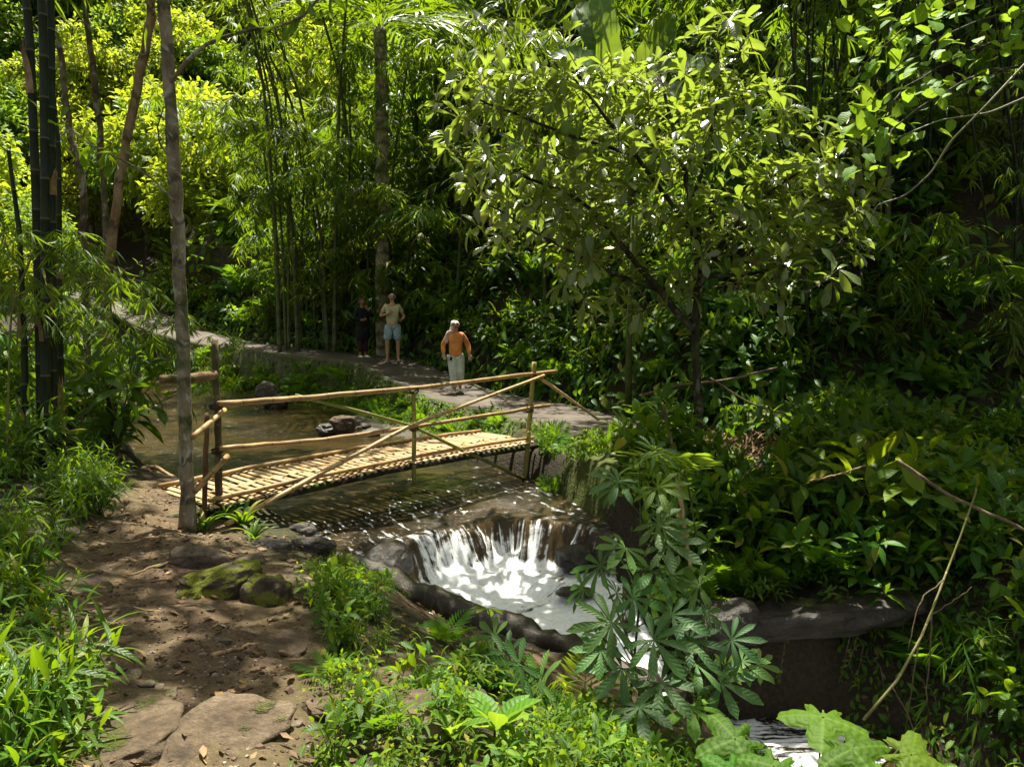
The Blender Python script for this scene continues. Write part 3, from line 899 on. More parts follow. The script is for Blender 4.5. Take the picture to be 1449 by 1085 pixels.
bpart('crossbar_log', pole([g(227, 537, 7.50), g(265, 536, 7.66), g(304, 530, 7.95)], .050, .064, 12, .004, 8), G['log'])
# bindings of split bamboo where poles cross
for px, py, Y, r_ in ((306, 573, 7.98, .062), (308, 636, 7.98, .058), (586, 552, 9.78, .055), (586, 605, 9.79, .055), (752, 533, 11.4, .062), (749, 579, 11.4, .06)):
    mm = MB(); c = g(px, py, Y)
    for k in range(3):
        z = (k - 1) * .014
        ring = [c + Vector((math.cos(a) * r_, math.sin(a) * r_ * 1.15, z + .02 * math.sin(a + k))) for a in np.linspace(0, 2 * PI, 13)]
        mm.tube(ring, .008, 6, cap=False)
    bpart('binding', mm, G['bark_dark'])

# ---------------------------------------------------------------- rocks
def rock_mesh(name, size, mat, seed, rough=.28, flat=.0, sub=5, fine=.06):
    bm = bmesh.new()
    bmesh.ops.create_icosphere(bm, subdivisions=sub, radius=1)
    co = np.array([v.co[:] for v in bm.verts])
    n = fbm(co * .9 + seed * 7.7, 3, seed)[:, None]
    n2 = fbm(co * 3.2 + seed * 3.3, 4, seed + 9)[:, None] - .5 * np.clip(.12 - np.abs(fbm(co * 1.7 + seed, 3, seed + 4)[:, None]), 0, 1)
    q = np.sign(co) * np.abs(co) ** .8
    q = q * (1 + n * rough * 3.2 + n2 * fine * 3)
    if flat: q[:, 2] = np.minimum(q[:, 2], flat + n2[:, 0] * .15)
    q *= np.array(size)
    for v, c in zip(bm.verts, q): v.co = c
    me = bpy.data.meshes.new(name); bm.to_mesh(me); bm.free()
    for p in me.polygons: p.use_smooth = True
    me.materials.append(mat)
    return me
def rock(name, label, px, py, size, mat, rz=0, seed=None, sink=.3, cat='rock', Y=None, **kw):
    p = hit(px, py) if Y is None else g(px, py, Y)
    o = link(name, rock_mesh(name, size, mat, seed or random.randint(1, 999), **kw), None, (p.x, p.y, p.z + size[2] * (1 - 2 * sink) * .5))
    o.rotation_euler = (random.uniform(-.15, .15), random.uniform(-.15, .15), rz)
    return tag(o, label, cat)
rock('boulder', 'yellow-green mossy boulder beside the dirt trail, the longest of the mossy ones', 318, 836, (.30, .17, .14), G['rock_moss'], .5, 3, rough=.34, fine=.1)
rock('boulder', 'dark-sided mossy boulder with a pointed top at the edge of the trail', 378, 848, (.14, .13, .15), G['rock_moss'], .2, 14, rough=.36, fine=.1)
rock('boulder', 'bare brown rock behind the mossy boulder, below the pale trunk', 278, 798, (.20, .14, .12), G['rock'], .3, 5)
rock('slab_stone', 'broad worn stone slab with sun spots at the bottom edge of the trail', 318, 1045, (.20, .30, .07), G['slab'], -.35, 7, sink=.42, flat=.5, cat='stone')
rock('slab_stone', 'wide dark worn stone slab filling the bottom left of the trail', 150, 1045, (.27, .30, .07), G['slab'], .25, 8, sink=.42, flat=.5, cat='stone')
rock('slab_stone', 'thin angular stone plate lying in the upper part of the trail', 112, 826, (.26, .13, .05), G['slab'], -.5, 9, sink=.3, flat=.5, cat='stone')
rock('slab_stone', 'flat bare stone under weeds at the bottom of the bank', 540, 1030, (.26, .20, .07), G['slab'], .15, 31, sink=.3, flat=.5, cat='stone')
rock('slab_stone', 'small tilted brown stone in the weeds at the bottom left of centre', 470, 1000, (.15, .11, .07), G['slab'], .6, 35, sink=.3, flat=.5, cat='stone')
rock('slab_stone', 'bare brown stone low in the weeds below the earth bank', 640, 1000, (.16, .12, .06), G['slab'], .2, 36, sink=.3, flat=.5, cat='stone')
rock('slab_stone', 'grey-brown flat stone beside the weeds right of the trail', 405, 915, (.16, .15, .06), G['slab'], .2, 33, sink=.3, flat=.5, cat='stone')
for px, py, sx, sy, sz, mt, lb in ((398, 726, .20, .16, .13, 'rock_wet', 'dark stone in the shade directly under the near deck edge'), (395, 775, .13, .09, .06, 'rock_grey', 'grey flat stone wedged under the bridge brace'), (425, 752, .16, .11, .08, 'rock_grey', 'larger grey stone at the near foot of the bridge'), (372, 772, .10, .08, .05, 'rock_grey', 'small dark stone stacked by the tuft under the bridge'), (440, 778, .20, .12, .10, 'rock_wet', 'wet black rock at the water below the near bridge end'), (352, 800, .12, .10, .06, 'rock', 'brown stone between the tuft and the mossy boulder')):
    rock('stone', lb, px, py, (sx, sy, sz), G[mt], random.random(), None)
# rocks of the far gravel bar
rock('boulder', 'round tan boulder with a wet dark foot at the edge of the gravel bar', 484, 606, (.24, .2, .19), G['slab'], .2, 12, sink=.25, Y=15.2)
rock('boulder', 'dark wet rock leaning on the tan boulder of the gravel bar', 463, 611, (.20, .18, .12), G['rock_wet'], .9, 22, sink=.25, Y=15.1)
rock('boulder', 'pale rounded stone half way up the gravel bar', 380, 558, (.30, .26, .24), G['rock_grey'], .4, 13, sink=.25, Y=20.5)
rock('boulder', 'squarish dark stone at the water line of the gravel bar', 394, 573, (.26, .22, .17), G['rock_wet'], .4, 17, sink=.25, Y=19)
n = 0
for k in range(130):
    x, y = random.uniform(-10.5, -1.0), random.uniform(13, 26)
    A_ = np.array([x]), np.array([y])
    if not (-.35 < poly_sd(*A_, RIVER)[0] < 1.6) or not (1.15 < seg_dist(*A_, PATH)[0][0] < 4): continue
    if seg_dist(*A_, PATH)[0][0] < 1.1: continue
    s_ = random.choice((.06, .08, .1, .13, .18))
    o = link('stone', rock_mesh('stone', (s_ * 1.3, s_, s_ * .7), G[random.choice(('rock_grey', 'rock_wet', 'rock', 'rock_grey'))], k + 100, sub=3), None, (x, y, float(H(*A_)[0]) + s_ * .15))
    o.rotation_euler = (0, 0, random.random() * 6)
    tag(o, 'loose stone of the gravel bar between the stream and the footpath', 'stone', 'loose stones on the gravel bar'); n += 1
# pebbles and clods on the trail
pebs = [rock_mesh('pebble', (.03, .024, .011), G[mt], 300 + i, sub=3, rough=.4, fine=.12) for i, mt in enumerate(('rock', 'slab', 'slab', 'rock'))]
tl = np.array(TRAIL)
n = 0
while n < 230:
    x, y = random.uniform(-4, -.8), random.uniform(2.6, 8)
    d, p = seg_dist(np.array([x]), np.array([y]), TRAIL)
    if abs(d[0]) > np.interp(p[0], np.arange(len(TRAIL)), tl[:, 2]) * (1.0 if n % 4 else 1.3): continue
    o = link('pebble', pebs[n % 4], None, (x, y, float(H(np.array([x]), np.array([y]))[0]) - .002))
    s_ = random.choice((.25, .35, .4, .5, .6, .8, 1.2, 1.7)); o.scale = (s_, s_ * random.uniform(.7, 1.2), s_)
    o.rotation_euler = (random.uniform(-.2, .2), random.uniform(-.2, .2), random.random() * 6)
    tag(o, 'pebble pressed into the brown earth of the trail', 'pebble', 'pebbles on the dirt trail'); n += 1

# dark wood-like rock rim along the near side of the white pool
m = MB()
P = [(-1.75, 7.80, -.55), (-1.35, 7.62, -.62), (-.95, 7.45, -.74), (-.45, 7.16, -.88), (.1, 6.92, -.96), (.6, 6.62, -1.02), (1.0, 6.33, -1.08), (1.32, 6.12, -1.2)]
t = np.linspace(0, len(P) - 1, 70)
q = np.stack([np.interp(t, np.arange(len(P)), [p[c] for p in P]) for c in range(3)], 1)
sg = 26
m.tube(q, .13, sg, rnd=.4)
v = m.V[0]
v += (fbm(v * np.array([3, 3, 3]), 4, 81)[:, None] * .13 + fbm(v * 11, 3, 82)[:, None] * .06) * np.array([.6, 1, 1.2])
tag(obj('river_ledge', m, G['log_wet']), 'long dark wet root-like ledge along the near edge of the white pool', 'root')
rock('rock_ledge', 'wet brown rock that parts the water at the right of the waterfall', 815, 790, (.22, .2, .16), G['rock_wet'], .4, 41, sink=.5, Y=8.85, rough=.25)
rock('rock_ledge', 'low wet rock in the water at the left end of the waterfall', 545, 800, (.30, .26, .20), G['rock_wet'], 1.1, 47, sink=.45, Y=8.1, rough=.2)
rock('rock_ledge', 'dark rock awash at the right side of the white pool', 815, 838, (.22, .13, .05), G['rock_wet'], .2, 43, sink=.42, Y=8.15, rough=.2)
rock('rock_ledge', 'long dark rock shelf above the black lower pool, scattered with dead leaves', 1120, 862, (1.15, .42, .24), G['rock_wet'], -.05, 44, sink=.5, Y=7.66, rough=.26, flat=.6, fine=.13)
rock('rock_ledge', 'wet rock block right of the narrow cascade', 1010, 890, (.34, .32, .26), G['rock_wet'], .2, 45, sink=.45, Y=7.3, rough=.28, fine=.1)
# abutment: mossy stone wall at the far end of the bridge
def wall_block(name, label, poly, z0, z1, mat, cat, seed, cap=None):
    """a rough masonry block on a plan polygon"""
    bm = bmesh.new()
    vs = [bm.verts.new((x, y, z0)) for x, y in poly]
    f = bm.faces.new(vs)
    r = bmesh.ops.extrude_face_region(bm, geom=[f])
    for v in r['geom']:
        if isinstance(v, bmesh.types.BMVert): v.co.z = z1
    bmesh.ops.recalc_face_normals(bm, faces=bm.faces)
    bmesh.ops.bevel(bm, geom=bm.edges[:], offset=.05, segments=2, affect='EDGES')
    bmesh.ops.triangulate(bm, faces=bm.faces)
    for _ in range(5):
        long_ = [e for e in bm.edges if e.calc_length() > .09]
        if not long_: break
        bmesh.ops.subdivide_edges(bm, edges=long_, cuts=1)
        bmesh.ops.triangulate(bm, faces=bm.faces)
    co = np.array([v.co[:] for v in bm.verts])
    nz = fbm(co * 3.5, 4, seed); nz2 = fbm(co * 11, 3, seed + 1)
    bm.normal_update()
    for v, a, b in zip(bm.verts, nz, nz2): v.co += v.normal * (a * .22 + b * .06)
    me = bpy.data.meshes.new(name); bm.to_mesh(me); bm.free()
    for p in me.polygons: p.use_smooth = True
    me.materials.append(mat)
    return tag(link(name, me), label, cat)
aw = wall_block('stone_abutment', 'mossy dark stone abutment under the far end of the bamboo bridge', [(.36, 11.55), (.50, 11.1), (.95, 10.55), (1.5, 10.35), (2.2, 10.5), (2.3, 11.5), (1.2, 12.1)], -.95, .02, G['wall_moss'], 'wall', 91)
cp = wall_block('cap_slab', None, [(.75, 11.25), (1.1, 10.75), (1.65, 10.5), (2.1, 10.75), (1.9, 11.4), (1.3, 11.8)], .0, .12, G['cap_moss'], 'slab', 95)
for k_ in ('label', 'category'):
    if k_ in cp: del cp[k_]
cp.parent = aw
# ---------------------------------------------------------------- plant builders
ELL = leaf(4, .36, 'ell', .7, .25, pet=.06)
ELLW = leaf(5, .46, 'ell', .6, .3, .1, pet=.1)
LANCE = leaf(4, .20, 'lance', .7, .3)
NARROW = leaf(3, .115, 'lance', .55, .2)
NARROW2 = leaf(4, .13, 'lance', .9, .2)
ROUND = leaf(4, .74, 'round', .5, .15, pet=.12)
OBL = leaf(5, .40, 'obl', .55, .28, .08, pet=.05)
BLADE = leaf(6, .055, 'band', 1.5, .3)
STRAP = leaf(7, .10, 'band', 1.6, .35)
SMALL = leaf(2, .42, 'ell', .5, .2)
LITTER = leaf(3, .38, 'ell', -.5, .35, .35)
BANANA = leaf(12, .30, 'band', .9, .18, .25)
FROND = frond(14, .36, 1.1)
FROND2 = frond(12, .42, .7)
PALM = frond(15, .50, 1.0, leaf(3, .085, 'lance', .7, .2), 58, 'palm')
PALMATE = [palmate(8, .26, 'obl', 270, .35), palmate(9, .23, 'obl', 300, .5), palmate(7, .31, 'obl', 250, .25)]
MIMOSA = frond(12, .50, .5, leaf(3, .20, 'obl', .3, .15), 78, 'palm')
LOBED = lobed()
def cross(v): return np.cross(v, np.array([0, 0, 1.0]))

def clump(n=7, h=.9, spread=.6, tpl=ELL, ll=.22, per=9, start=.25, out=.75, up=.35, mi_leaf=0, mi_stem=1, stem_r=.008, mb=None, whorl=0, jit=.25, base=(0, 0, 0)):
    """a leafy shrub: arching stems with leaves set spirally or in whorls"""
    mb = mb or MB()
    b = np.array(base, float)
    for i in range(n):
        az = 2.399 * i + rng.uniform(-.4, .4)
        r = spread * rng.uniform(.25, 1.0) ** .7
        hh = h * rng.uniform(.55, 1.05) * (1 - .25 * (r / spread) ** 2)
        t = np.linspace(0, 1, 6)
        d = np.array([math.cos(az), math.sin(az), 0])
        pts = b + d * (r * t ** 1.4)[:, None] + np.array([0, 0, 1]) * (hh * (1 - (1 - t) ** 1.7))[:, None]
        pts[1:-1] += rng.normal(size=(4, 3)) * .02 * h
        mb.tube(pts, np.linspace(stem_r, stem_r * .35, 6), 5, mi_stem, cap=False)
        q = np.linspace(start, 1, per) if not whorl else np.repeat(np.linspace(start, 1, max(1, per // whorl)), whorl)[:per]
        if len(q) < per: q = np.concatenate([q, np.ones(per - len(q))])
        P = np.stack([np.interp(q, t, pts[:, c]) for c in range(3)], 1)
        ax = pts[-1] - pts[-3]; ax /= np.linalg.norm(ax)
        ph = 2.399 * np.arange(per) + rng.uniform(0, 6) if not whorl else np.arange(per) * 2 * PI / whorl + (np.arange(per) // whorl) * .5
        u = np.cross(ax, [0.3, .2, 1]); u /= np.linalg.norm(u); v = np.cross(ax, u)
        rad = np.cos(ph)[:, None] * u + np.sin(ph)[:, None] * v
        D = rad * out + ax * (up + .5 * (q[:, None] > .93)) + rng.normal(size=(per, 3)) * jit + np.array([0, 0, .12])
        sz = ll * rng.uniform(.65, 1.1, per) * (1 - .25 * (q > .97))
        mb.add(tpl, frames(P, D, rand_up(per, .25), sz), None, mi_leaf)
    return mb

def rosette(tpl, n=9, ll=.8, tilt=(.5, 1.1), mb=None, mi=0, base=(0, 0, 0)):
    """fronds or straps rising from one crown"""
    mb = mb or MB()
    az = 2.399 * np.arange(n) + rng.uniform(-.3, .3, n)
    el = rng.uniform(tilt[0], tilt[1], n)
    D = np.stack([np.cos(az) * np.cos(el), np.sin(az) * np.cos(el), np.sin(el)], 1)
    mb.add(tpl, frames(np.tile(base, (n, 1)), D, rand_up(n, .15), ll * rng.uniform(.65, 1.1, n)), None, mi)
    return mb

def spray(pts, tpl=NARROW, n=26, ll=.24, fan=4, mb=None, mi=0, mi_stem=1, r=.006, droop=.75):
    """a drooping twig carrying fans of narrow leaves"""
    mb = mb or MB()
    pts = np.asarray(pts, float)
    mb.tube(pts, np.linspace(r, r * .4, len(pts)), 4, mi_stem, cap=False)
    t = np.linspace(0, 1, len(pts))
    q = rng.uniform(.15, 1, n // fan)
    P = np.repeat(np.stack([np.interp(q, t, pts[:, c]) for c in range(3)], 1), fan, 0)
    N = len(P)
    az = np.repeat(rng.uniform(0, 2 * PI, N // fan), fan) + rng.uniform(-.9, .9, N)
    D = np.stack([np.cos(az), np.sin(az), -np.full(N, droop) + rng.uniform(-.35, .45, N)], 1)
    mb.add(tpl, frames(P, D, rand_up(N, .5), ll * rng.uniform(.6, 1.1, N)), None, mi)
    return mb

def variants(fn, k): return [fn() for _ in range(k)]
LM = lambda a, b='stem': [G[a], G[b]]
K = {}
K['shrub_dark'] = [clump(9, 1.1, .8, ELL, .34, 10).mesh('shrub', LM('dark')) for _ in range(3)]
K['shrub_mid'] = [clump(9, .95, .75, ELLW, .33, 9).mesh('shrub', LM('mid')) for _ in range(3)]
K['shrub_lance'] = [clump(10, 1.0, .65, LANCE, .38, 12, out=.6, up=.2).mesh('shrub', LM('mid')) for _ in range(2)]
K['shrub_bright'] = [clump(9, 1.0, .7, ELL, .24, 11).mesh('shrub', LM('bright')) for _ in range(2)]
K['fern'] = [rosette(FROND, 11, .95).mesh('fern', LM('fern')) for _ in range(3)]
K['fern_small'] = [rosette(FROND2, 7, .42).mesh('fern', LM('fern')) for _ in range(2)]
K['palm'] = [rosette(PALM, 9, 1.7, (.25, 1.2)).mesh('palm', LM('bamboo')) for _ in range(3)]
def bush_fan():
    mb = MB()
    for i in range(8):
        az = 2.399 * i; r = rng.uniform(.4, 1.1); h = rng.uniform(1.0, 1.9)
        t = np.linspace(0, 1, 7)
        pts = np.stack([np.cos(az) * r * t ** 1.5, np.sin(az) * r * t ** 1.5, h * np.sin(t * 2.2) / .9], 1)
        spray(pts, NARROW2, 40, .42, 5, mb, r=.01, droop=.5)
    return mb
K['fan_bush'] = [bush_fan().mesh('bamboo_bush', LM('bamboo')) for _ in range(3)]
def creeper():
    mb = MB()
    n = 130
    P = np.concatenate([rng.normal(size=(n, 2)) * .42, rng.uniform(.02, .30, (n, 1))], 1)
    D = np.concatenate([rng.normal(size=(n, 2)), rng.uniform(-.3, .4, (n, 1))], 1)
    mb.add(ELL, frames(P, D, rand_up(n, .4), rng.uniform(.09, .17, n)))
    return mb
def lance_plant(h=.34, n=6, ll=.13, tpl=LANCE):
    return clump(n, h, h * .55, tpl, ll, 11, .25, .7, .35, stem_r=.0035)
K['lance'] = [lance_plant(.36, 7, .13).mesh('lance_plant', LM('mid')) for _ in range(4)]
K['weed_round'] = [clump(6, .20, .15, SMALL, .055, 10, .2, .8, .3, stem_r=.002).mesh('weed', LM('bright')) for _ in range(3)]
K['weed_ell'] = [clump(5, .24, .16, ELL, .085, 8, .3, .8, .25, stem_r=.0025).mesh('weed', LM('mid')) for _ in range(3)]
K['weed_lime'] = [clump(6, .16, .14, ELLW, .07, 8, .3, .9, .25, stem_r=.002).mesh('weed', LM('lime')) for _ in range(2)]
K['tuft'] = [rosette(STRAP, 16, .42, (.5, 1.35)).mesh('strap_tuft', LM('mid')) for _ in range(2)]
K['grass'] = [rosette(BLADE, 22, .22, (.7, 1.45)).mesh('grass_tuft', LM('bright')) for _ in range(2)]

def place(name, me, x, y, s, label, cat, group=None, z=None, tilt=.12, dz=0):
    zz = float(H(np.array([x]), np.array([y]))[0]) if z is None else z
    o = link(name, me, None, (x, y, zz - .02 + dz))
    o.scale = (s, s, s * random.uniform(.85, 1.15))
    o.rotation_euler = (random.uniform(-tilt, tilt), random.uniform(-tilt, tilt), random.random() * 6.283)
    return tag(o, label, cat, group)

def sdv(x, y, poly):
    d, p = seg_dist(np.array([x]), np.array([y]), poly); return float(d[0]), float(p[0])
def pin(x, y, poly): return float(poly_sd(np.array([x]), np.array([y]), poly)[0])

# hill thicket: individual shrubs, ferns and palms, thick along the foot of the slope
taken = []
def free(x, y, r):
    for a, b, c in taken:
        if (a - x) ** 2 + (b - y) ** 2 < (r + c) ** 2 * .30: return False
    taken.append((x, y, r)); return True
LBL = {
 'shrub_dark': ('shrub', 'shrub', 'dark oval-leaved shrub'), 'shrub_mid': ('shrub', 'shrub', 'broad-leaved green shrub'),
 'shrub_lance': ('shrub', 'shrub', 'long-leaved green shrub'), 'fern': ('fern', 'fern', 'arching green fern'),
 'palm': ('palm', 'palm', 'low palm with feathered drooping fronds'), 'fan_bush': ('bamboo_bush', 'bush', 'bush with drooping fans of leaves'),
 'shrub_bright': ('shrub', 'shrub', 'sunlit yellow-green shrub')}
count = {}
def hill_zone(par, s):
    a = 'above the bridge end' if par < 4.6 else ('behind the walkers' if par < 8.2 else 'by the far path bend')
    return ('at the slope foot ' if s < 2.2 else 'up the slope ') + a
tries = 0
while tries < 9000 and sum(count.values()) < 400:
    tries += 1
    par = random.uniform(1.6, 12.2)
    i = int(par); f = par - i
    bx = BASE[i][0] * (1 - f) + BASE[i + 1][0] * f; by = BASE[i][1] * (1 - f) + BASE[i + 1][1] * f
    dx, dy = BASE[i + 1][0] - BASE[i][0], BASE[i + 1][1] - BASE[i][1]
    L_ = math.hypot(dx, dy); nx, ny = dy / L_, -dx / L_
    s = random.uniform(.12, 1) ** 1.5 * 9.5
    x, y = bx + nx * s, by + ny * s
    if abs(x / max(y, 1)) > .78: continue
    sd, sp_ = sdv(x, y, BASE)
    if -sd < .1: continue
    r = random.random()
    if x > 4.0:   kind = 'shrub_dark' if r < .5 else ('fan_bush' if r < .8 else 'fern')
    elif s < 2.4: kind = 'fern' if r < .28 else ('shrub_mid' if r < .52 else ('shrub_dark' if r < .8 else 'shrub_lance'))
    else:         kind = 'fan_bush' if r < .30 else ('shrub_lance' if r < .48 else ('shrub_dark' if r < .68 else ('palm' if r < .84 else 'shrub_mid')))
    sc = random.uniform(.75, 1.15) * (1 + .10 * s) * (1.35 if par > 7.4 and s > .9 else 1) * (.75 if s < .8 else 1) * (1.0 if y < 24 else 1.3)
    if not free(x, y, .55 * sc): continue
    nm, cat, lb = LBL[kind]
    zone_ = hill_zone(par, s)
    place(nm, random.choice(K[kind]), x, y, sc, f'{lb} {zone_}', cat, f'{lb} thicket {zone_}', tilt=.25)
    count[kind] = count.get(kind, 0) + 1
for i_ in range(26):
    par = random.uniform(6.9, 10.6); i = int(par); f = par - i
    a_, b_ = BASE[i], BASE[i + 1]; dx, dy = b_[0] - a_[0], b_[1] - a_[1]; L_ = math.hypot(dx, dy); s = random.uniform(.3, 2.4)
    x, y = a_[0] + dx * f + dy / L_ * s, a_[1] + dy * f - dx / L_ * s
    place('bamboo_bush', random.choice(K['fan_bush']), x, y, random.uniform(1.0, 1.9), 'tall bush with drooping leaf fans hiding the feet of the grey bamboo grove', 'bush', 'tall fan bushes before the grove', tilt=.2)
for x, y, s in ((-3.9, 23.0, 1.3), (-3.1, 22.3, 1.15), (-2.4, 21.6, 1.05), (-4.6, 23.8, 1.5), (-1.7, 20.9, 1.0), (-3.4, 23.2, 1.7)):
    place('bamboo_bush', random.choice(K['fan_bush']), x, y, s, 'tall bush with drooping leaf fans right behind the two standing walkers', 'bush', 'fan bushes behind the walkers', tilt=.15)
for i_ in range(40):
    y = random.uniform(29, 43); x = random.uniform(-.66, -.24) * y
    if abs(sdv(x, y, PATH)[0]) < 1.6 or pin(x, y, RIVER) < .5: continue
    kk = random.choice(('shrub_bright', 'shrub_mid', 'fan_bush', 'palm'))
    place({'fan_bush': 'bamboo_bush', 'palm': 'palm'}.get(kk, 'shrub'), random.choice(K[kk]), x, y, random.uniform(1.3, 2.4), {'shrub_bright': 'yellow-green shrub', 'shrub_mid': 'broad-leaved shrub', 'fan_bush': 'fan-leaved bush', 'palm': 'feathery low palm'}[kk] + ' in the valley beyond the far bend of the path', 'shrub', kk.replace('_', ' ') + ' plants of the valley floor', tilt=.2)

# a close carpet of leaves over the soil of the slope
def carpet(name, n, samp, tpl, size, mats, hgt=.25, kind='stuff'):
    P = []
    while len(P) < n:
        x, y = samp()
        if x is None: continue
        P.append((x, y))
    P = np.array(P)
    z = H(P[:, 0], P[:, 1])
    e = .1
    nx = -(H(P[:, 0] + e, P[:, 1]) - z) / e; ny = -(H(P[:, 0], P[:, 1] + e) - z) / e
    Nn = np.stack([nx, ny, np.ones_like(nx)], 1); Nn /= np.linalg.norm(Nn, axis=1)[:, None]
    off = rng.uniform(0, 1, n) ** 1.6 * hgt * np.minimum(1.6, .4 + vnoise(np.stack([P[:, 0] * .9, P[:, 1] * .9, z * .9], 1), 7) * 1.4)
    pos = np.stack([P[:, 0], P[:, 1], z], 1) + Nn * off[:, None]
    D = rng.normal(size=(n, 3)); D -= Nn * (D * Nn).sum(1)[:, None] * .8
    D[:, 2] -= .35
    mb = MB()
    mb.add(tpl, frames(pos, D, Nn + rng.normal(size=(n, 3)) * .35 + np.array([0, 0, .4]), size * rng.uniform(.5, 1.15, n)))
    return tag(obj(name, mb, mats), kind=kind)
def s_hill():
    par = random.uniform(.3, 12.8); i = int(par); f = par - i
    a, b = BASE[i], BASE[i + 1]
    dx, dy = b[0] - a[0], b[1] - a[1]; L_ = math.hypot(dx, dy)
    s = random.uniform(0.0, 1) ** 1.3 * 15 + .05
    x, y = a[0] + dx * f + dy / L_ * s, a[1] + dy * f - dx / L_ * s
    if abs(x / max(y, 1)) > .72 or y < 8: return None, None
    return x, y
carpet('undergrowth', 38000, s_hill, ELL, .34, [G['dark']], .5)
# ---------------------------------------------------------------- trees and bamboo
def leafcloud(blobs, n, tpl, size, mb=None, mi=0, shell=.55, droop=-.15, gaps=.42, seed=1):
    """leaves through the volume of several lumps, with gaps"""
    mb = mb or MB()
    wts = np.array([b[3] * b[4] for b in blobs]); wts = wts / wts.sum()
    P, D = [], []
    while sum(len(p) for p in P) < n:
        k = rng.choice(len(blobs), 4000, p=wts)
        B = np.array(blobs)[k]
        u = rng.normal(size=(4000, 3)); u /= np.linalg.norm(u, axis=1)[:, None]
        rr = (shell + (1 - shell) * rng.random(4000)) ** .8
        q = B[:, :3] + u * rr[:, None] * np.stack([B[:, 3], B[:, 3], B[:, 4]], 1)
        keep = vnoise(q * (1.7 / max(.5, np.mean(B[:, 3]) * .5)), seed) > gaps
        P.append(q[keep]); D.append(u[keep])
    P = np.concatenate(P)[:n]; D = np.concatenate(D)[:n]
    d = D * .6 + rng.normal(size=P.shape) * .6 + np.array([0, 0, droop])
    mb.add(tpl, frames(P, d, D * .6 + rand_up(n, .5), size * rng.uniform(.6, 1.15, n)), None, mi)
    return mb

def curve(pts, n=24, wob=0.0):
    P = np.array([tuple(p) for p in pts]); k = len(P)
    t = np.linspace(0, 1, n); kk = np.linspace(0, 1, k)
    q = np.stack([np.interp(t, kk, P[:, c]) for c in range(3)], 1)
    for _ in range(max(2, n // (k * 2))):
        q[1:-1] = q[1:-1] * .5 + (q[:-2] + q[2:]) * .25
    if wob: q[1:-1] += rng.normal(size=(n - 2, 3)) * wob
    return q
def up_line(px0, py0, px1, py1, Y, Y1=None, ext=1.0):
    a, b = g(px0, py0, Y), g(px1, py1, Y1 or Y)
    return a, a + (b - a) * ext
def tree(name, label, cat, trunk_pts, r0, r1, bark_, crown=None, group=None, limbs=(), seg=12, wob=.012, knots=True, leafm='mid'):
    base = Vector(tuple(trunk_pts[0]))
    root = empty(name, base, 0, label, cat, group)
    q = curve(trunk_pts, 40, wob) - np.array(base)
    rr = np.linspace(r0, r1, 40) * (1 + rng.normal(size=40) * (.045 if knots else .01))
    rr[:3] *= np.array([1.35, 1.15, 1.04])
    m = MB(); m.tube(q, rr, seg, rnd=.5)
    obj('trunk', m, G[bark_], root)
    for lp, a, b in limbs:
        m = MB(); qq = curve(lp, 16, wob * .6) - np.array(base)
        m.tube(qq, np.linspace(a, b, 16), 7, rnd=.3)
        obj('branch', m, G[bark_], root)
    if crown is not None:
        for v in crown.V: v -= np.array(base)
        obj('crown', crown, [G[leafm], G['twig']], root)
    return root
def V3(x, y, z): return Vector((x, y, z))
def hz(x, y): return float(H(np.array([x]), np.array([y]))[0])

# pale trunk at the near end of the bridge
a, b = up_line(266, 752, 231, 0, 7.45, 7.3, 1.0)
top = V3(-3.35, 7.5, 9.5)
br1 = [g(240, 118, 7.32), g(275, 72, 7.2), g(330, 45, 7.0), g(420, 35, 6.8), g(452, 0, 6.8), g(470, -60, 6.9)]
br2 = [g(246, 285, 7.35), g(215, 250, 7.3), g(170, 225, 7.2), g(125, 205, 7.1), g(80, 165, 7.1)]
br3 = [g(246, 225, 7.35), g(226, 205, 7.3), g(222, 180, 7.3), g(232, 150, 7.3)]
cr = leafcloud([(-4.6, 9.5, 10.3, 2.0, 1.2), (-2.6, 8.6, 11.0, 1.9, 1.2), (-3.6, 7.2, 9.9, 1.8, 1.1), (-1.2, 9.0, 10.2, 1.7, .9), (.6, 9.8, 10.8, 1.8, .9), (-.6, 11.4, 11.3, 1.6, .8), (1.6, 8.2, 9.8, 1.4, .8)], 5200, ELLW, .27, gaps=.45)  # unseen lumps on the right are added to shade the trail
for ln, k in ((br1, 26), (br2, 16)):
    q = curve(ln, 30)
    pp = q[rng.integers(10, 30, k)] + rng.normal(size=(k, 3)) * .05
    cr.add(OBL, frames(pp, rng.normal(size=(k, 3)) + np.array([0, 0, -.35]), rand_up(k, .4), rng.uniform(.14, .24, k)), None, 0)
tree('tree', 'pale ringed slender trunk standing at the near end of the bamboo bridge', 'tree', [a, g(258, 460, 7.45), g(247, 240, 7.4), b, top], .066, .048, 'bark_pale', cr, limbs=[(br1, .020, .008), (br2, .012, .005), (br3, .010, .005)], leafm='mid', wob=.005)

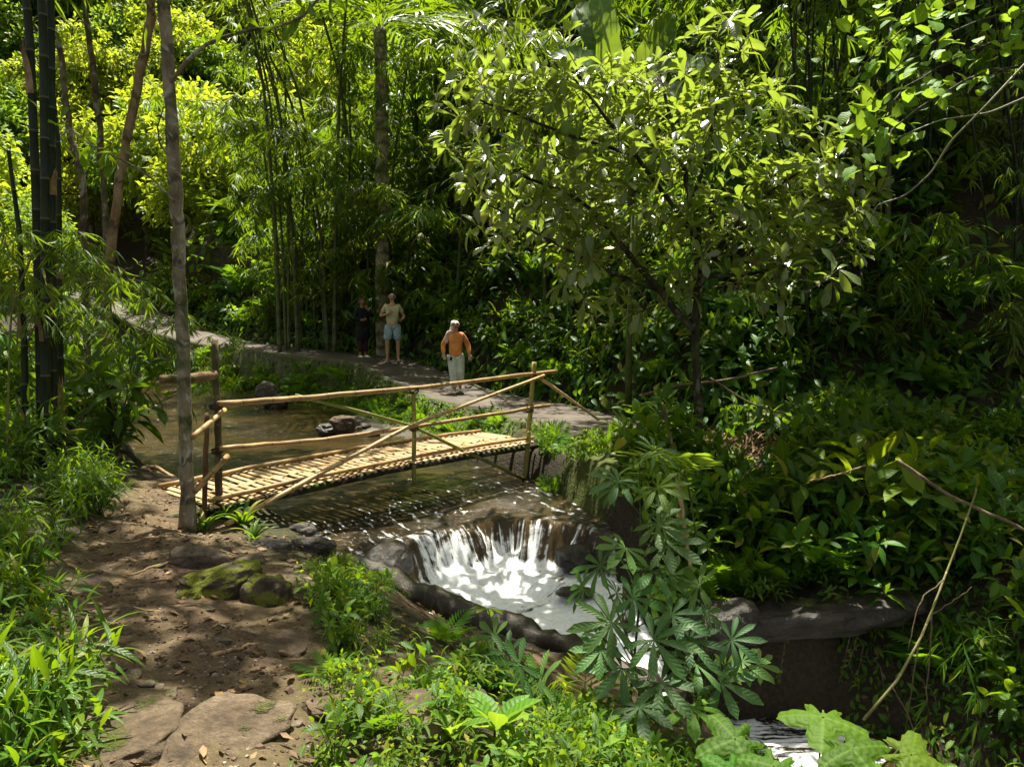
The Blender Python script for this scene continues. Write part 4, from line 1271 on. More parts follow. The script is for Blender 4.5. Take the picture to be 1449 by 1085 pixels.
# leaning trunk and thin trunks on the far left bank
base = V3(*hit(140, 560)) if False else g(138, 560, 13.5)
cr = leafcloud([(-5.6, 14.5, 11, 2.6, 1.5), (-3.6, 15.5, 12, 2.4, 1.4), (-7.2, 13.5, 11.6, 2.4, 1.4)], 3000, ELLW, .34)
tree('tree', 'tan trunk leaning to the right behind the pale ringed trunk', 'tree', [g(140, 600, 13.5), g(150, 400, 13.5), g(176, 210, 13.5), g(207, 60, 13.5), g(222, -40, 13.5), V3(-5.4, 14, 11)], .080, .062, 'bark_tan', cr, leafm='bright')
cr = leafcloud([(-9.5, 17, 10.5, 2.4, 1.4), (-8, 15.5, 11.4, 2.2, 1.3)], 2000, ELLW, .32)
tree('tree', 'thin curved brown trunk between the bamboo culms and the leaning trunk', 'tree', [g(158, 610, 15), g(150, 300, 15), g(135, 120, 15), g(118, 0, 15), g(110, -90, 15), V3(-8.8, 15.5, 10)], .058, .045, 'bark_brown', cr, leafm='bright')
cr = leafcloud([(-8.3, 12.8, 9.4, 2.0, 1.2), (-9.8, 13, 10.2, 2.0, 1.2)], 1600, ELLW, .3)
tree('tree', 'slim brown trunk just right of the tall dark bamboo culms', 'tree', [g(124, 610, 12), g(121, 400, 12), g(115, 230, 12), g(98, 195, 12.1), g(86, 60, 12.2), V3(-7.7, 12.4, 8.6)], .05, .04, 'bark_brown', cr, leafm='mid')
tree('tree_stump', 'short dark mossy stump at the edge of the left bank by the water', 'stump', [g(156, 700, 10.6), g(157, 620, 10.6), g(157, 545, 10.6)], .07, .06, 'bark_dark')

# middle palm-like trunk on the hill
bx = g(540, 290, 22.5)
cr = rosette(PALM, 16, 3.6, (-.1, 1.1), base=(bx.x, bx.y + .1, 9.6))
tree('palm_tree', 'pale straight palm trunk on the slope above the walkers', 'tree', [V3(bx.x, bx.y, hz(bx.x, bx.y) - .3), g(540, 280, 22.5), g(541, 120, 22.5), V3(bx.x, bx.y + .1, 9.6)], .21, .17, 'bark_pale', cr, leafm='bamboo', wob=.006)

# the broad-leaved tree in the middle of the picture
TB = g(989, 690, 10.0)
tr_pts = [TB, g(987, 560, 10.0), g(984, 430, 10.0), g(990, 330, 10.05), g(965, 230, 10.1), g(940, 130, 10.2)]
lim = [([g(984, 470, 10), g(930, 410, 9.9), g(860, 320, 9.7), g(820, 280, 9.6), g(740, 250, 9.5)], .05, .014),
       ([g(985, 410, 10), g(1030, 330, 9.8), g(1090, 270, 9.6), g(1150, 230, 9.4)], .04, .012),
       ([g(988, 340, 10.05), g(900, 220, 9.8), g(830, 130, 9.7), g(790, 95, 9.7)], .035, .010),
       ([g(980, 290, 10.05), g(1010, 180, 9.9), g(1020, 110, 9.7), g(1015, 70, 9.7)], .03, .010),
       ([g(985, 390, 10), g(1060, 390, 9.6), g(1130, 370, 9.3), g(1200, 340, 9.2)], .03, .009),
       ([g(930, 410, 9.9), g(850, 380, 9.4), g(760, 330, 9.1), g(690, 290, 9.0)], .03, .009),
       ([g(900, 220, 9.8), g(800, 190, 9.3), g(700, 150, 9.2), g(640, 130, 9.2)], .025, .008),
       ([g(1030, 330, 9.8), g(1120, 300, 10.4), g(1200, 270, 10.5)], .025, .008),
       ([g(965, 230, 10.1), g(880, 150, 10.8), g(850, 120, 11)], .025, .008)]
tips, dirs = [], []
for lp, _, _ in lim + [(tr_pts[2:], 0, 0)]:
    q = curve(lp, 20)
    for k in rng.integers(4, 20, 27):
        p = q[k] + rng.normal(size=3) * np.array([.30, .42, .26]) * (1.15 if k < 16 else .9)
        tips.append(p); dirs.append(p - q[max(0, k - 4)])
for _ in range(240):
    px, py = rng.uniform(610, 1250), rng.uniform(85, 420)
    # the crown leans: upper left to lower right lobe
    e = ((px - 915) / 335) ** 2 + ((py - 215 - .16 * (px - 915)) / 165) ** 2
    if e > 1: continue
    p = np.array(g(px, py, rng.uniform(8.8, 11.2))); tips.append(p); dirs.append(np.array([p[0] - TB.x, p[1] - 10, .6]))
tips = np.array(tips); dirs = np.array(dirs); dirs /= np.linalg.norm(dirs, axis=1)[:, None] + 1e-6
cr = MB()
for p, d in zip(tips, dirs):
    d = d + np.array([0, 0, .25]) + rng.normal(size=3) * .3; d /= np.linalg.norm(d)
    cr.tube([p - d * .45, p - d * .2 + rng.normal(size=3) * .02, p], [.006, .005, .003], 4, 1, cap=False)
    k = rng.integers(6, 10)
    ph = np.arange(k) * 2.399 + rng.uniform(0, 6)
    u = np.cross(d, [.2, .1, 1]); u /= np.linalg.norm(u); v = np.cross(d, u)
    D = np.cos(ph)[:, None] * u + np.sin(ph)[:, None] * v + d * rng.uniform(.1, .7, (k, 1)) + np.array([0, 0, -.10])
    P = p - d * rng.uniform(0, .18, (k, 1))
    cr.add(OBL, frames(P, D, rand_up(k, .3), rng.uniform(.18, .31, k)), None, 0)
T = tree('broadleaf_tree', 'slim dark-stemmed tree with large glossy pale-shining leaves right of the bridge end', 'tree', tr_pts, .062, .022, 'bark_dark', cr, limbs=lim, leafm='gloss', wob=.01)
m = MB()
fr = rock_mesh('fruit', (.055, .055, .085), G['lime'], 5, rough=.02, sub=3, fine=.0)
fo = link('fruit', fr, T, g(800, 182, 9.1) - TB)
hang = [(1325, -20, 1300, 240), (1290, 40, 1215, 190), (1340, 60, 1235, 120), (1260, -30, 1205, 60), (1330, 120, 1225, 245)]

# tree at the upper right whose round leaves are lit from behind
TB2 = V3(6.4, 9.0, hz(6.4, 9.0) - .1)
tp2 = [TB2, V3(6.3, 8.9, 3), V3(6.1, 8.4, 5), V3(5.7, 8.0, 6.6)]
lim = [([V3(6.0 - .05 * i, 8.2, 5.6 - .3 * i), g(1420 - 8 * i, -60 + 40 * i, 7.6), g(1300 - 8 * i, -20 + 48 * i, 7.0), g(1215 + 6 * i, 40 + 52 * i, 6.7)], .016, .004) for i in range(5)]
cr = MB()
for lp, _, _ in lim:
    q = curve(lp, 24)
    n_ = 64
    kk = rng.integers(3, 24, n_)
    P = q[kk] + rng.normal(size=(n_, 3)) * np.array([.16, .2, .13])
    D = rng.normal(size=(n_, 3)) * .7 + np.array([-.5, -.2, -.35])
    cr.add(ROUND, frames(P, D, rand_up(n_, .35), rng.uniform(.10, .18, n_)), None, 0)
leafcloud([(5.4, 9.8, 7.8, 1.6, .9), (5.6, 10.5, 8.4, 1.8, .9), (6.2, 8.4, 7.6, 1.6, .9), (5.7, 12.2, 8.8, 1.9, .9), (7.4, 11.5, 8.8, 1.8, .9), (4.9, 13.4, 9.6, 1.8, .9)], 5000, ROUND, .24, cr)  # leaf lumps added above the frame, unseen, to shade the right bank
tree('tree', 'tree reaching in from the right with round yellow-green backlit leaves', 'tree', tp2, .06, .035, 'bark_dark', cr, limbs=lim, leafm='lime')

# ---- bamboo
def culm(m, pts, r0, r1, n=60, seg=10, mi=0, node=.42):
    q = curve(pts, n)
    al = np.concatenate([[0], np.cumsum(np.linalg.norm(np.diff(q, axis=0), axis=1))])
    # rings at the nodes
    ss = [0.0]
    while ss[-1] < al[-1] - node: ss += [ss[-1] + node * .93, ss[-1] + node * .97, ss[-1] + node]
    ss = np.array(ss)
    q2 = np.stack([np.interp(ss, al, q[:, c]) for c in range(3)], 1)
    rr = np.interp(ss / al[-1], [0, 1], [r0, r1])
    rr[2::3] *= 1.10; rr[1::3] *= .97
    m.tube(q2, rr, seg, mi, rnd=0.0)
    return q
def bamboo(label, group, pts, r0, r1, mat='bam_culm', leaves=0, sheaths=0, lt=.45, ll=.22, node=.42, seg=10, leafm='bamboo', sp=.9):
    base = Vector(tuple(pts[0]))
    root = empty('bamboo', base, 0, label, 'bamboo', group)
    m = MB(); q = culm(m, pts, r0, r1, seg=seg, node=node)
    m.V = [v - np.array(base) for v in m.V]
    obj('culm', m, G[mat], root)
    if leaves:
        f = MB()
        for i in range(leaves):
            k = rng.integers(int(lt * 60), 60)
            az = rng.uniform(0, 6.28); L_ = rng.uniform(.5, 1.0) * sp
            d = np.array([math.cos(az), math.sin(az), 0])
            t = np.linspace(0, 1, 5)
            pts_ = q[k] + d * (t * L_)[:, None] + np.array([0, 0, 1]) * (L_ * (.35 * t - .75 * t * t))[:, None]
            spray(pts_, NARROW, 24, ll, 4, f, r=.004)
        f.V = [v - np.array(base) for v in f.V]
        obj('foliage', f, [G[leafm], G['stem']], root)
    for i in range(sheaths):
        k = rng.integers(6, 46); s_ = MB()
        az = rng.uniform(PI, 2 * PI); r = r0 * 1.08
        th = np.linspace(-1.2, 1.2, 6) + az
        hs = rng.uniform(.25, .6)
        v, l = [], []
        for a_ in range(5):
            t = a_ / 4
            for b_ in th:
                w_ = az + (b_ - az) * (1 - .75 * t ** 2)
                fl = r * (1.03 + .75 * t ** 4)
                v.append(q[k] - np.array(base) + np.array([math.cos(w_) * fl, math.sin(w_) * fl, hs * t * (1 + .18 * math.sin(b_ * 9)) * (1 if a_ else 1)])); l.append((.5, (b_ - az) / 1.2, t))
        fq = [(a_ * 6 + b_, a_ * 6 + b_ + 1, a_ * 6 + b_ + 7, a_ * 6 + b_ + 6) for a_ in range(4) for b_ in range(5)]
        s_.raw(v, fq, l)
        obj('sheath', s_, G['strap'], root)
    return root
GL = 'tall dark bamboo culms on the left bank'
def gz(px, py, Y):
    p = g(px, py, Y); return V3(p.x, p.y, min(p.z, hz(p.x, p.y)) - .1)
bamboo('thick dark green bamboo culm, leftmost of the tall three at the left edge', GL, [gz(60, 660, 8.9), g(52, 300, 8.9), g(40, 0, 8.9), V3(-5.9, 9.2, 9), V3(-4.2, 10.2, 12.5)], .052, .03, leaves=26, sheaths=2, lt=.5, ll=.3, sp=1.6)
bamboo('thick dark bamboo culm with pale sheaths, middle of the tall three', GL, [gz(64, 680, 8.7), g(64, 300, 8.7), g(61, 0, 8.7), V3(-5.0, 8.4, 9), V3(-3.6, 7.2, 12.5)], .052, .03, leaves=26, sheaths=3, lt=.5, ll=.3, sp=1.6)
bamboo('thick dark green bamboo culm, rightmost of the tall three', GL, [gz(75, 665, 9.2), g(73, 300, 9.2), g(72, 0, 9.2), V3(-5.4, 9.8, 9), V3(-3.2, 11, 12.5)], .050, .03, leaves=26, sheaths=2, lt=.5, ll=.3, sp=1.6)
bamboo('short dark bamboo culm standing left of the tall three culms', GL, [gz(38, 690, 8.8), g(34, 480, 8.8), g(28, 330, 8.8), g(10, 200, 8.8)], .045, .02, leaves=6, sheaths=2, ll=.24)
bamboo('thin dark bamboo culm between the tall culms and the slim trunk', GL, [gz(88, 690, 9.6), g(84, 420, 9.6), g(83, 200, 9.6), V3(-5.6, 9.7, 7)], .042, .02, leaves=10, sheaths=2, ll=.26, lt=.4)
# slender arching bamboo on the left bank with foliage at eye height
for i, (px, py, Y, dx, dy, h) in enumerate(((100, 660, 10.5, 1.9, .4, 1.9), (60, 640, 10, 1.2, 1.2, 2.4), (30, 640, 9.5, 1.1, -.4, 2.0), (130, 640, 12, 2.1, .8, 2.2), (20, 600, 12, .8, .6, 3.0), (90, 590, 14, 1.0, .5, 3.2), (5, 640, 8, .9, .2, 2.6), (150, 640, 11.5, 1.8, -.2, 1.5))):
    p = gz(px, py, Y)
    bamboo('thin arching bamboo shoot with hanging narrow leaves under the tall culms', 'arching bamboo shoots on the left bank', [p, p + V3(dx * .15, dy * .15, h * .7), p + V3(dx * .5, dy * .5, h), p + V3(dx, dy, h * .75)], .014, .005, 'bam_green', leaves=26, lt=.3, ll=.24, node=.25, seg=6, sp=.7)
# grey bamboo grove on the slope left of the palm trunk
for i in range(15):
    px = rng.uniform(375, 525); Y = rng.uniform(22.5, 27)
    p = g(px, 290, Y); z0 = hz(p.x, p.y)
    lean = rng.uniform(-.9, .5)
    b0 = V3(p.x, p.y, z0 - .2)
    bamboo('grey-green bamboo culm in the grove left of the palm trunk', 'grey bamboo grove on the slope', [b0, b0 + V3(lean * .25, .1, 3.5), b0 + V3(lean, -.2, 7.5), b0 + V3(lean * 2.6, -1.2, 10.5)], rng.uniform(.045, .075), .03, 'bam_grey', leaves=16 if i % 2 == 0 else 10, lt=.2, ll=.48, node=.5, seg=7, sp=1.5)
# dark thin bamboo on the right slope
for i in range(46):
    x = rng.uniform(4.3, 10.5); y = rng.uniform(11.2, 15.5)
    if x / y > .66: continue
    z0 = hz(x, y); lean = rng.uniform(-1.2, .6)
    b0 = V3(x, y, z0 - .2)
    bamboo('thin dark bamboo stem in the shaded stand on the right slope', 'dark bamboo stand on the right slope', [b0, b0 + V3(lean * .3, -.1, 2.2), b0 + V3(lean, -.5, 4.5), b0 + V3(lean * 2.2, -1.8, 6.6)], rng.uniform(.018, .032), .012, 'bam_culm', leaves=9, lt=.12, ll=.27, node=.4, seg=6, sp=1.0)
# bamboo whose drooping foliage hangs into the top of the picture
for i, (x, y, dx, dy, h) in enumerate(((-1.5, 21.5, 2.6, -3.5, 7.2), (.8, 19, -1.6, -3.0, 6.6), (2.5, 17, -1.5, -2.5, 6.4), (-3.6, 23.5, 2.0, -3.2, 8), (3.8, 15.5, -1.8, -2.6, 6.2), (5.0, 14.6, -1.2, -2.4, 6.4), (1.6, 18.4, 1.2, -3.2, 7.4), (6.2, 13.4, -1.9, -2.0, 6.0), (-5.5, 26, 1.6, -4, 7.5), (-7.0, 27, -.6, -4.5, 7), (-5.0, 24.5, 1.4, -5, 5.6), (-6.2, 25.5, .4, -5.5, 6.2), (-7.8, 27, .8, -6, 6.8), (-4.2, 23.6, .9, -4.5, 4.6), (-8.6, 28, -.4, -6, 7.6), (-6.8, 26, 2.0, -6, 5.2), (-3.0, 22.6, 1.0, -3.2, 3.8), (-8.0, 27.4, 1.6, -5, 5))):
    b0 = V3(x, y, hz(x, y) - .2)
    bamboo('bamboo arching out of the hill with drooping leaf fans along the top', 'arching bamboo over the slope', [b0, b0 + V3(dx * .1, dy * .1, h * .55), b0 + V3(dx * .45, dy * .45, h * .95), b0 + V3(dx, dy, h * .86)], .05, .012, 'bam_grey', leaves=34, lt=.25, ll=.56, node=.5, seg=7, sp=1.3)
# banana plant on the slope behind the broad-leaved tree
p = V3(1.95, 13.4, 0); z0 = hz(p.x, p.y)
bp = empty('banana_plant', (p.x, p.y, z0), 0, 'banana plant with one upright sunlit leaf behind the broad-leaved tree', 'banana plant')
m = MB(); m.tube([(0, 0, -.2), (0, 0, 1.4), (.05, 0, 3.6)], [.06, .05, .035], 10); obj('stem', m, G['stem'], bp)
BO = Vector((p.x, p.y, z0))
top_ = np.array(g(868, 110, 13.3) - BO)
m = MB(); m.tube([(.05, 0, 3.5), top_ * .5 + np.array([.02, 0, 1.9]), top_], [.05, .03, .02], 8); obj('leaf_stalk', m, G['stem'], bp)
for (ax_, ay_, aY), (bx_, by_, bY), up_ in (((862, 100, 13.3), (852, -25, 13.0), (.2, -1, 0)), ((905, 120, 13.3), (925, 45, 12.6), (.6, -.6, .5)), ((900, 110, 13.4), (1010, 75, 12.8), (0, -.8, .5)), ((890, 115, 13.3), (985, 130, 12.4), (0, -.7, .7)), ((880, 110, 13.4), (790, 60, 13.2), (0, -.8, .5)), ((900, 100, 13.6), (960, 15, 13.6), (.3, -.9, .2)), ((870, 100, 13.5), (815, -10, 13.8), (-.2, -1, .1))):
    a_, b_ = np.array(g(ax_, ay_, aY) - BO), np.array(g(bx_, by_, bY) - BO)
    m = MB(); m.add(BANANA, frames(a_[None], (b_ - a_)[None], np.array([up_]), np.linalg.norm(b_ - a_) * 1.1)); obj('leaf', m, G['banana'], bp)

# far sunlit woods up the valley: every tree by itself
FC = []
for k in range(4):
    bl = [(rng.uniform(-1.5, 1.5), rng.uniform(-1.5, 1.5), rng.uniform(3.2, 6.2), rng.uniform(1.1, 1.9), rng.uniform(.8, 1.4)) for _ in range(7)]
    FC.append(leafcloud(bl, 4600, ELLW, .31, gaps=.45, seed=k))
FCM = [c.mesh('crown', [G[m_]]) for c, m_ in zip(FC, ('sun_lightened', 'sun_lightened', 'mid', 'lime'))]
m = MB(); m.tube([(0, 0, -.5), (.1, .05, 2), (-.05, 0, 4.6)], [.16, .13, .07], 8); FTM = m.mesh('trunk', G['bark_brown'])
kinds_ = ('dense yellow-green', 'loose yellow-green', 'darker green', 'pale lime-green')
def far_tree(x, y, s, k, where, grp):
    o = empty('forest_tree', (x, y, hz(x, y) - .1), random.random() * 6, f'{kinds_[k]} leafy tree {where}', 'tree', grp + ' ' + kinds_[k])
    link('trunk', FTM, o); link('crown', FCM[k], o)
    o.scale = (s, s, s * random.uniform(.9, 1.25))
n = 0; spots = []
while n < 95:
    y = random.uniform(34, 78); x = random.uniform(-.68, -.05) * y
    if y < 42 and x > -12: continue
    if any((x - a) ** 2 + (y - b) ** 2 < 5.5 for a, b in spots): continue
    dd, _ = sdv(x, y, PATH)
    if abs(dd) < 3: continue
    spots.append((x, y)); n += 1
    k = random.choice((0, 0, 1, 1, 2, 3))
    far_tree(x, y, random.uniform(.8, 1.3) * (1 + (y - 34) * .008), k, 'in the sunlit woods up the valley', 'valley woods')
# trees on the crest and slope of the hill
n = 0; spots = []
while n < 34:
    par = random.uniform(1.5, 10); i = int(par); f = par - i
    a_, b_ = BASE[i], BASE[i + 1]; dx, dy = b_[0] - a_[0], b_[1] - a_[1]; L_ = math.hypot(dx, dy); s = random.uniform(6.5, 17)
    x, y = a_[0] + dx * f + dy / L_ * s, a_[1] + dy * f - dx / L_ * s
    if abs(x / y) > .8 or any((x - q[0]) ** 2 + (y - q[1]) ** 2 < 3.5 for q in spots): continue
    spots.append((x, y)); n += 1
    far_tree(x, y, random.uniform(.7, 1.0), random.choice((1, 2, 2)), 'high on the hill above the path', 'hillside woods')
# left bank trees between the bamboo and the valley
for (x, y, s, k) in ((-14, 21, .6, 1), (-17.5, 24, .8, 0), (-13.5, 17.5, .55, 2), (-20, 29, .9, 1), (-16, 27.5, .6, 3), (-22, 34, 1, 0)):
    far_tree(x, y, s, k, 'on the left bank beyond the bamboo', 'left bank trees')
# ---------------------------------------------------------------- plants of the near banks
def pplace(name, kind, px, py, s, label, cat, group=None, Y=None, tilt=.15):
    p = hit(px, py) if Y is None else g(px, py, Y)
    return place(name, random.choice(K[kind]), p.x, p.y, s, label, cat, group, tilt=tilt)
def parts_plant(name, mb_leaf, mb_stem, loc, label, cat, leafm, stemm='stem', group=None, leafname='foliage'):
    o = empty(name, loc, 0, label, cat, group)
    if mb_stem: obj('stem', mb_stem, G[stemm], o)
    obj(leafname, mb_leaf, [G[leafm], G[stemm]], o)
    return o

# lance-leaved plants hemming the trail on the left
def trail_left(off0, off1, y0, y1):
    while True:
        t = random.uniform(0, len(TRAIL) - 1.01); i = int(t); f = t - i
        a, b = TRAIL[i], TRAIL[i + 1]
        x = a[0] * (1 - f) + b[0] * f; y = a[1] * (1 - f) + b[1] * f; hw_ = a[2] * (1 - f) + b[2] * f
        dx, dy = b[0] - a[0], b[1] - a[1]; L_ = math.hypot(dx, dy)
        o = hw_ + random.uniform(off0, off1)
        x, y = x + dy / L_ * o, y - dx / L_ * o
        if y0 < y < y1: return x, y
for i in range(120):
    x, y = trail_left(.02, 1.9 if i % 3 else .5, 2.3, 8.6)
    s = random.uniform(.8, 1.25) * (1.1 if y < 5 else 1.15)
    if pin(x, y, RIVER) < .3: continue
    place('lance_plant', random.choice(K['lance']), x, y, s, 'lance-leaved green plant in the dense strip along the left edge of the trail', 'plant', 'lance-leaved plants left of the trail', tilt=.2)
for i in range(190):                      # under the bamboo
    x, y = random.uniform(-10.5, -3.9), random.uniform(6.8, 19)
    if pin(x, y, RIVER) < .15 or x / y < -.78 or abs(sdv(x, y, TRAIL)[0]) < .75: continue
    k = random.choice(('lance', 'lance', 'shrub_lance', 'fern_small', 'shrub_dark'))
    if k == 'lance': place('lance_plant', random.choice(K[k]), x, y, random.uniform(1.2, 1.9), 'dark green lance-leaved plant under the bamboo of the left bank', 'plant', 'plants under the bamboo', tilt=.2)
    elif k == 'fern_small': place('fern', random.choice(K[k]), x, y, random.uniform(1.2, 1.9), 'small fern under the bamboo of the left bank', 'fern', 'ferns under the bamboo', tilt=.2)
    else: place('shrub', random.choice(K[k]), x, y, random.uniform(.5, 1.0) * (1 if y < 9 else 1.35), 'shrub in the undergrowth around the bamboo feet of the left bank', 'shrub', 'shrubs under the bamboo', tilt=.2)
# tuft of strap leaves at the foot of the near post
for px, py, s in ((318, 735, 1.0), (345, 748, .9), (290, 752, .8), (360, 765, .7)):
    pplace('strap_tuft', 'tuft', px, py, s, 'tuft of long arching strap leaves at the near foot of the bridge', 'grass tuft', 'strap leaf tufts at the bridge foot')
# tan roots in the left bank at the water
for i in range(9):
    a_ = g(160 + 6 * i, 640 + 4 * i, 10.6 - .05 * i); b_ = g(198 + 10 * i, 686 + 3 * (i % 3), 10.2 - .12 * i)
    m = MB(); q = curve([a_, (a_ + b_) / 2 + V3(random.uniform(-.1, .1), 0, random.uniform(-.02, .14)), b_], 14, .008)
    m.tube(q, np.linspace(.035, .016, 14), 7)
    tag(obj('root', m, G['root']), 'tan root in the tangle spilling from the left bank into the water', 'root', 'tangled bank roots')
m = MB(); q = curve([g(168, 697, 9.9), g(205, 699, 9.6), g(255, 690, 9.3)], 12, .01); m.tube(q, np.linspace(.055, .04, 12), 9)
tag(obj('root', m, G['root']), 'thick smooth root lying across the trail end left of the pale trunk', 'root')

# weeds on the near bank between trail and pool
W_ = (('weed', 'weed_round', 'tiny round-leaved bright weed'), ('weed', 'weed_ell', 'small oval-leaved weed'), ('weed', 'weed_lime', 'low lime green weed'), ('grass_tuft', 'grass', 'thin grass tuft'), ('lance_plant', 'lance', 'lance-leaved weed'), ('fern', 'fern_small', 'little fern'))
n = 0
tries = 0
while n < 330 and tries < 20000:
    tries += 1
    x, y = random.uniform(-1.6, 1.5), random.uniform(2.3, 8.0)
    px = 724.5 + F_PX * x / y * 1.0
    td = abs(sdv(x, y, TRAIL)[0]); par = sdv(x, y, TRAIL)[1]
    hw_ = float(np.interp(par, np.arange(len(TRAIL)), [q[2] for q in TRAIL]))
    if td < hw_ + .12 or pin(x, y, RIVER) < .12 or pin(x, y, LOWER) < .1: continue
    if x > -.95 and abs(x + .4) < .75 and 5.45 < y < 6.75 and random.random() < .86: continue      # bare earth bank
    if math.hypot(x + .62, y - 4.2) < .33: continue
    if y < 3.0 and x > .9 and random.random() < .5: continue
    nm, kk, lb = random.choices(W_, (5, 4, 3, 2, 2.2, 1.6))[0]
    if (y > 6.6 or y < 3.2) and kk == 'fern_small': continue
    if x > -.9 and y > 4.6 and random.random() < .95: continue
    s = random.uniform(.75, 1.3) * {'lance': .6, 'fern_small': .55}.get(kk, 1) * (1.05 if y > 4 else .9) * (.55 if y > 5.6 else 1)
    place(nm, random.choice(K[kk]), x, y, s, f'{lb} in the weedy bank between the trail and the white pool', 'grass tuft' if nm == 'grass_tuft' else ('fern' if nm == 'fern' else 'weed'), f'{lb}s on the near bank', tilt=.25)
    n += 1
def s_near():
    x, y = random.uniform(-1.7, 1.8), random.uniform(2.2, 7.9)
    d, p = sdv(x, y, TRAIL); hw_ = float(np.interp(p, np.arange(len(TRAIL)), [q[2] for q in TRAIL]))
    if abs(d) < hw_ + .05 or pin(x, y, RIVER) < .15 or pin(x, y, LOWER) < .05: return None, None
    if abs(x + .4) < .75 and 5.45 < y < 6.75: return None, None
    if math.hypot(x + .62, y - 4.2) < .35: return None, None
    return x, y
carpet('ground_cover', 3000, s_near, SMALL, .055, [G['bright']], .05)
def s_left():
    x, y = random.uniform(-11, -1.6), random.uniform(2.2, 20)
    d, p = sdv(x, y, TRAIL); hw_ = float(np.interp(p, np.arange(len(TRAIL)), [q[2] for q in TRAIL]))
    if y < 8.9 and d > -hw_ - .02 and d < 3 and not (d < 0): 
        if not (d < -hw_): pass
    if x > -3.4 - (y - 8) * .9 and y > 8: return None, None
    if abs(d) < hw_ + .02 or pin(x, y, RIVER) < .1: return None, None
    # keep to the left side of the trail
    i = min(int(p), len(TRAIL) - 2)
    if (TRAIL[i][0] + (TRAIL[i + 1][0] - TRAIL[i][0]) * (p - i)) < x: return None, None
    return x, y
carpet('left_ground_cover', 9000, s_left, LANCE, .12, [G['mid']], .16)
# dead leaves and straw
def s_lit():
    r = random.random()
    if r < .25: x, y = random.gauss(3.0, .7), random.gauss(10.6, .5)
    elif r < .5: x, y = random.uniform(1.6, 6.5), random.uniform(7.3, 9.6)
    else:
        x, y = random.uniform(-3.8, -.3), random.uniform(2.6, 8.4)
    if y < 2 or pin(x, y, RIVER) < .1 or pin(x, y, LOWER) < .12: return None, None
    return x, y
carpet('leaf_litter', 3000, s_lit, LITTER, .085, [G['litter']], .03)

# right bank: shrubs with large oval leaves, light and shade put into the leaf colours
BIGP = [clump(8, .95, .62, ELLW, .34, 9, .35, .85, .3, stem_r=.008) for _ in range(3)]
for i, (px, py, Y, s, mt, lb) in enumerate((
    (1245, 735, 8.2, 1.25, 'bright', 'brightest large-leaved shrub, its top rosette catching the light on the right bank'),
    (1150, 720, 8.6, 1.05, 'mid', 'large-leaved shrub between the dead leaves and the brightest shrub'),
    (1060, 740, 8.3, .75, 'mid', 'low large-leaved shrub under the dead palm leaves of the right bank'),
    (1130, 780, 7.9, .8, 'mid', 'large-leaved shrub hanging over the dark ledge, above the tiny fern'),
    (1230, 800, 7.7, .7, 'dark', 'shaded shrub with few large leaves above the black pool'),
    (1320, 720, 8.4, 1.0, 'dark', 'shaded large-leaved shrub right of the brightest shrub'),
    (1020, 700, 9.4, .7, 'mid', 'broad-leaved shrub at the foot of the slim dark-stemmed tree'),
    (1180, 640, 9.4, .95, 'mid', 'broad-leaved shrub behind the brightest shrub of the right bank'),
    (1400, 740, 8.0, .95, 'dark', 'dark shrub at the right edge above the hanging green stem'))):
    p = g(px, py, Y); p.z = hz(p.x, p.y) - .03
    src = BIGP[i % 3]
    st, lf_ = MB(), MB()
    c = clump(8, .95, .62, ELLW, .34, 9, .35, .85, .3, stem_r=.008)
    for V_, F_, L_, M_ in zip(c.V, c.F, c.L, c.M):
        (lf_ if M_[0] == 0 else st).raw(V_, F_ - F_.min(), L_, 0)
    o = parts_plant('shrub', lf_, st, p, lb, 'shrub', mt)
    o.scale = (s, s, s); o.rotation_euler = (random.uniform(-.1, .15), 0, random.random() * 6)
n = 0
while n < 150:
    x, y = random.uniform(1.3, 9.0), random.uniform(4.6, 11.8)
    if y < 7.5 and x < 3.75: continue
    if pin(x, y, RIVER) < .12 or pin(x, y, LOWER) < .35 or x / y > .72: continue
    if (2.1 < x < 3.7 and 9.4 < y < 11.2) or math.hypot(x - 1.7, y - 11.2) < .65 or abs(sdv(x, y, PATH)[0]) < 1.05: continue
    r = random.random()
    kk, nm, cat, lb = (('shrub_dark', 'shrub', 'shrub', 'dark shrub'), ('fern', 'fern', 'fern', 'dark fern'), ('shrub_mid', 'shrub', 'shrub', 'green broad-leaved shrub'), ('weed_ell', 'herb', 'herb', 'small herb'))[0 if r < .34 else (1 if r < .5 else (2 if r < .75 else 3))]
    s = random.uniform(.45, .8) if nm != 'herb' else random.uniform(1, 1.9)
    place(nm, random.choice(K[kk]), x, y, s, f'{lb} in the shady undergrowth of the right bank', cat, f'{lb}s of the right bank', tilt=.3); n += 1
def s_right():
    x, y = random.uniform(1.2, 10), random.uniform(4.2, 12.5)
    if y < 7.4 and x < 3.6: return None, None
    if pin(x, y, RIVER) < .08 or pin(x, y, LOWER) < .25 or math.hypot(x - 3.0, y - 10.7) < .6 or abs(sdv(x, y, PATH)[0]) < 1.1 or math.hypot(x - 1.6, y - 11.2) < .7: return None, None
    return x, y
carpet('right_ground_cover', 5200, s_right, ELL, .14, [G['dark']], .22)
def s_far_edge():
    t = random.uniform(6, len(PQ) - 30); i = int(t)
    x, y = PQ[i][:2]; o = random.uniform(.98, 1.42)
    sg = 1
    return x - PN[i][0] * o * -1, y + PN[i][1] * o
pplace('fern', 'fern_small', 1040, 742, 1.0, 'tiny bright fern on the dark bank face under the large-leaved shrubs', 'fern', Y=7.75)

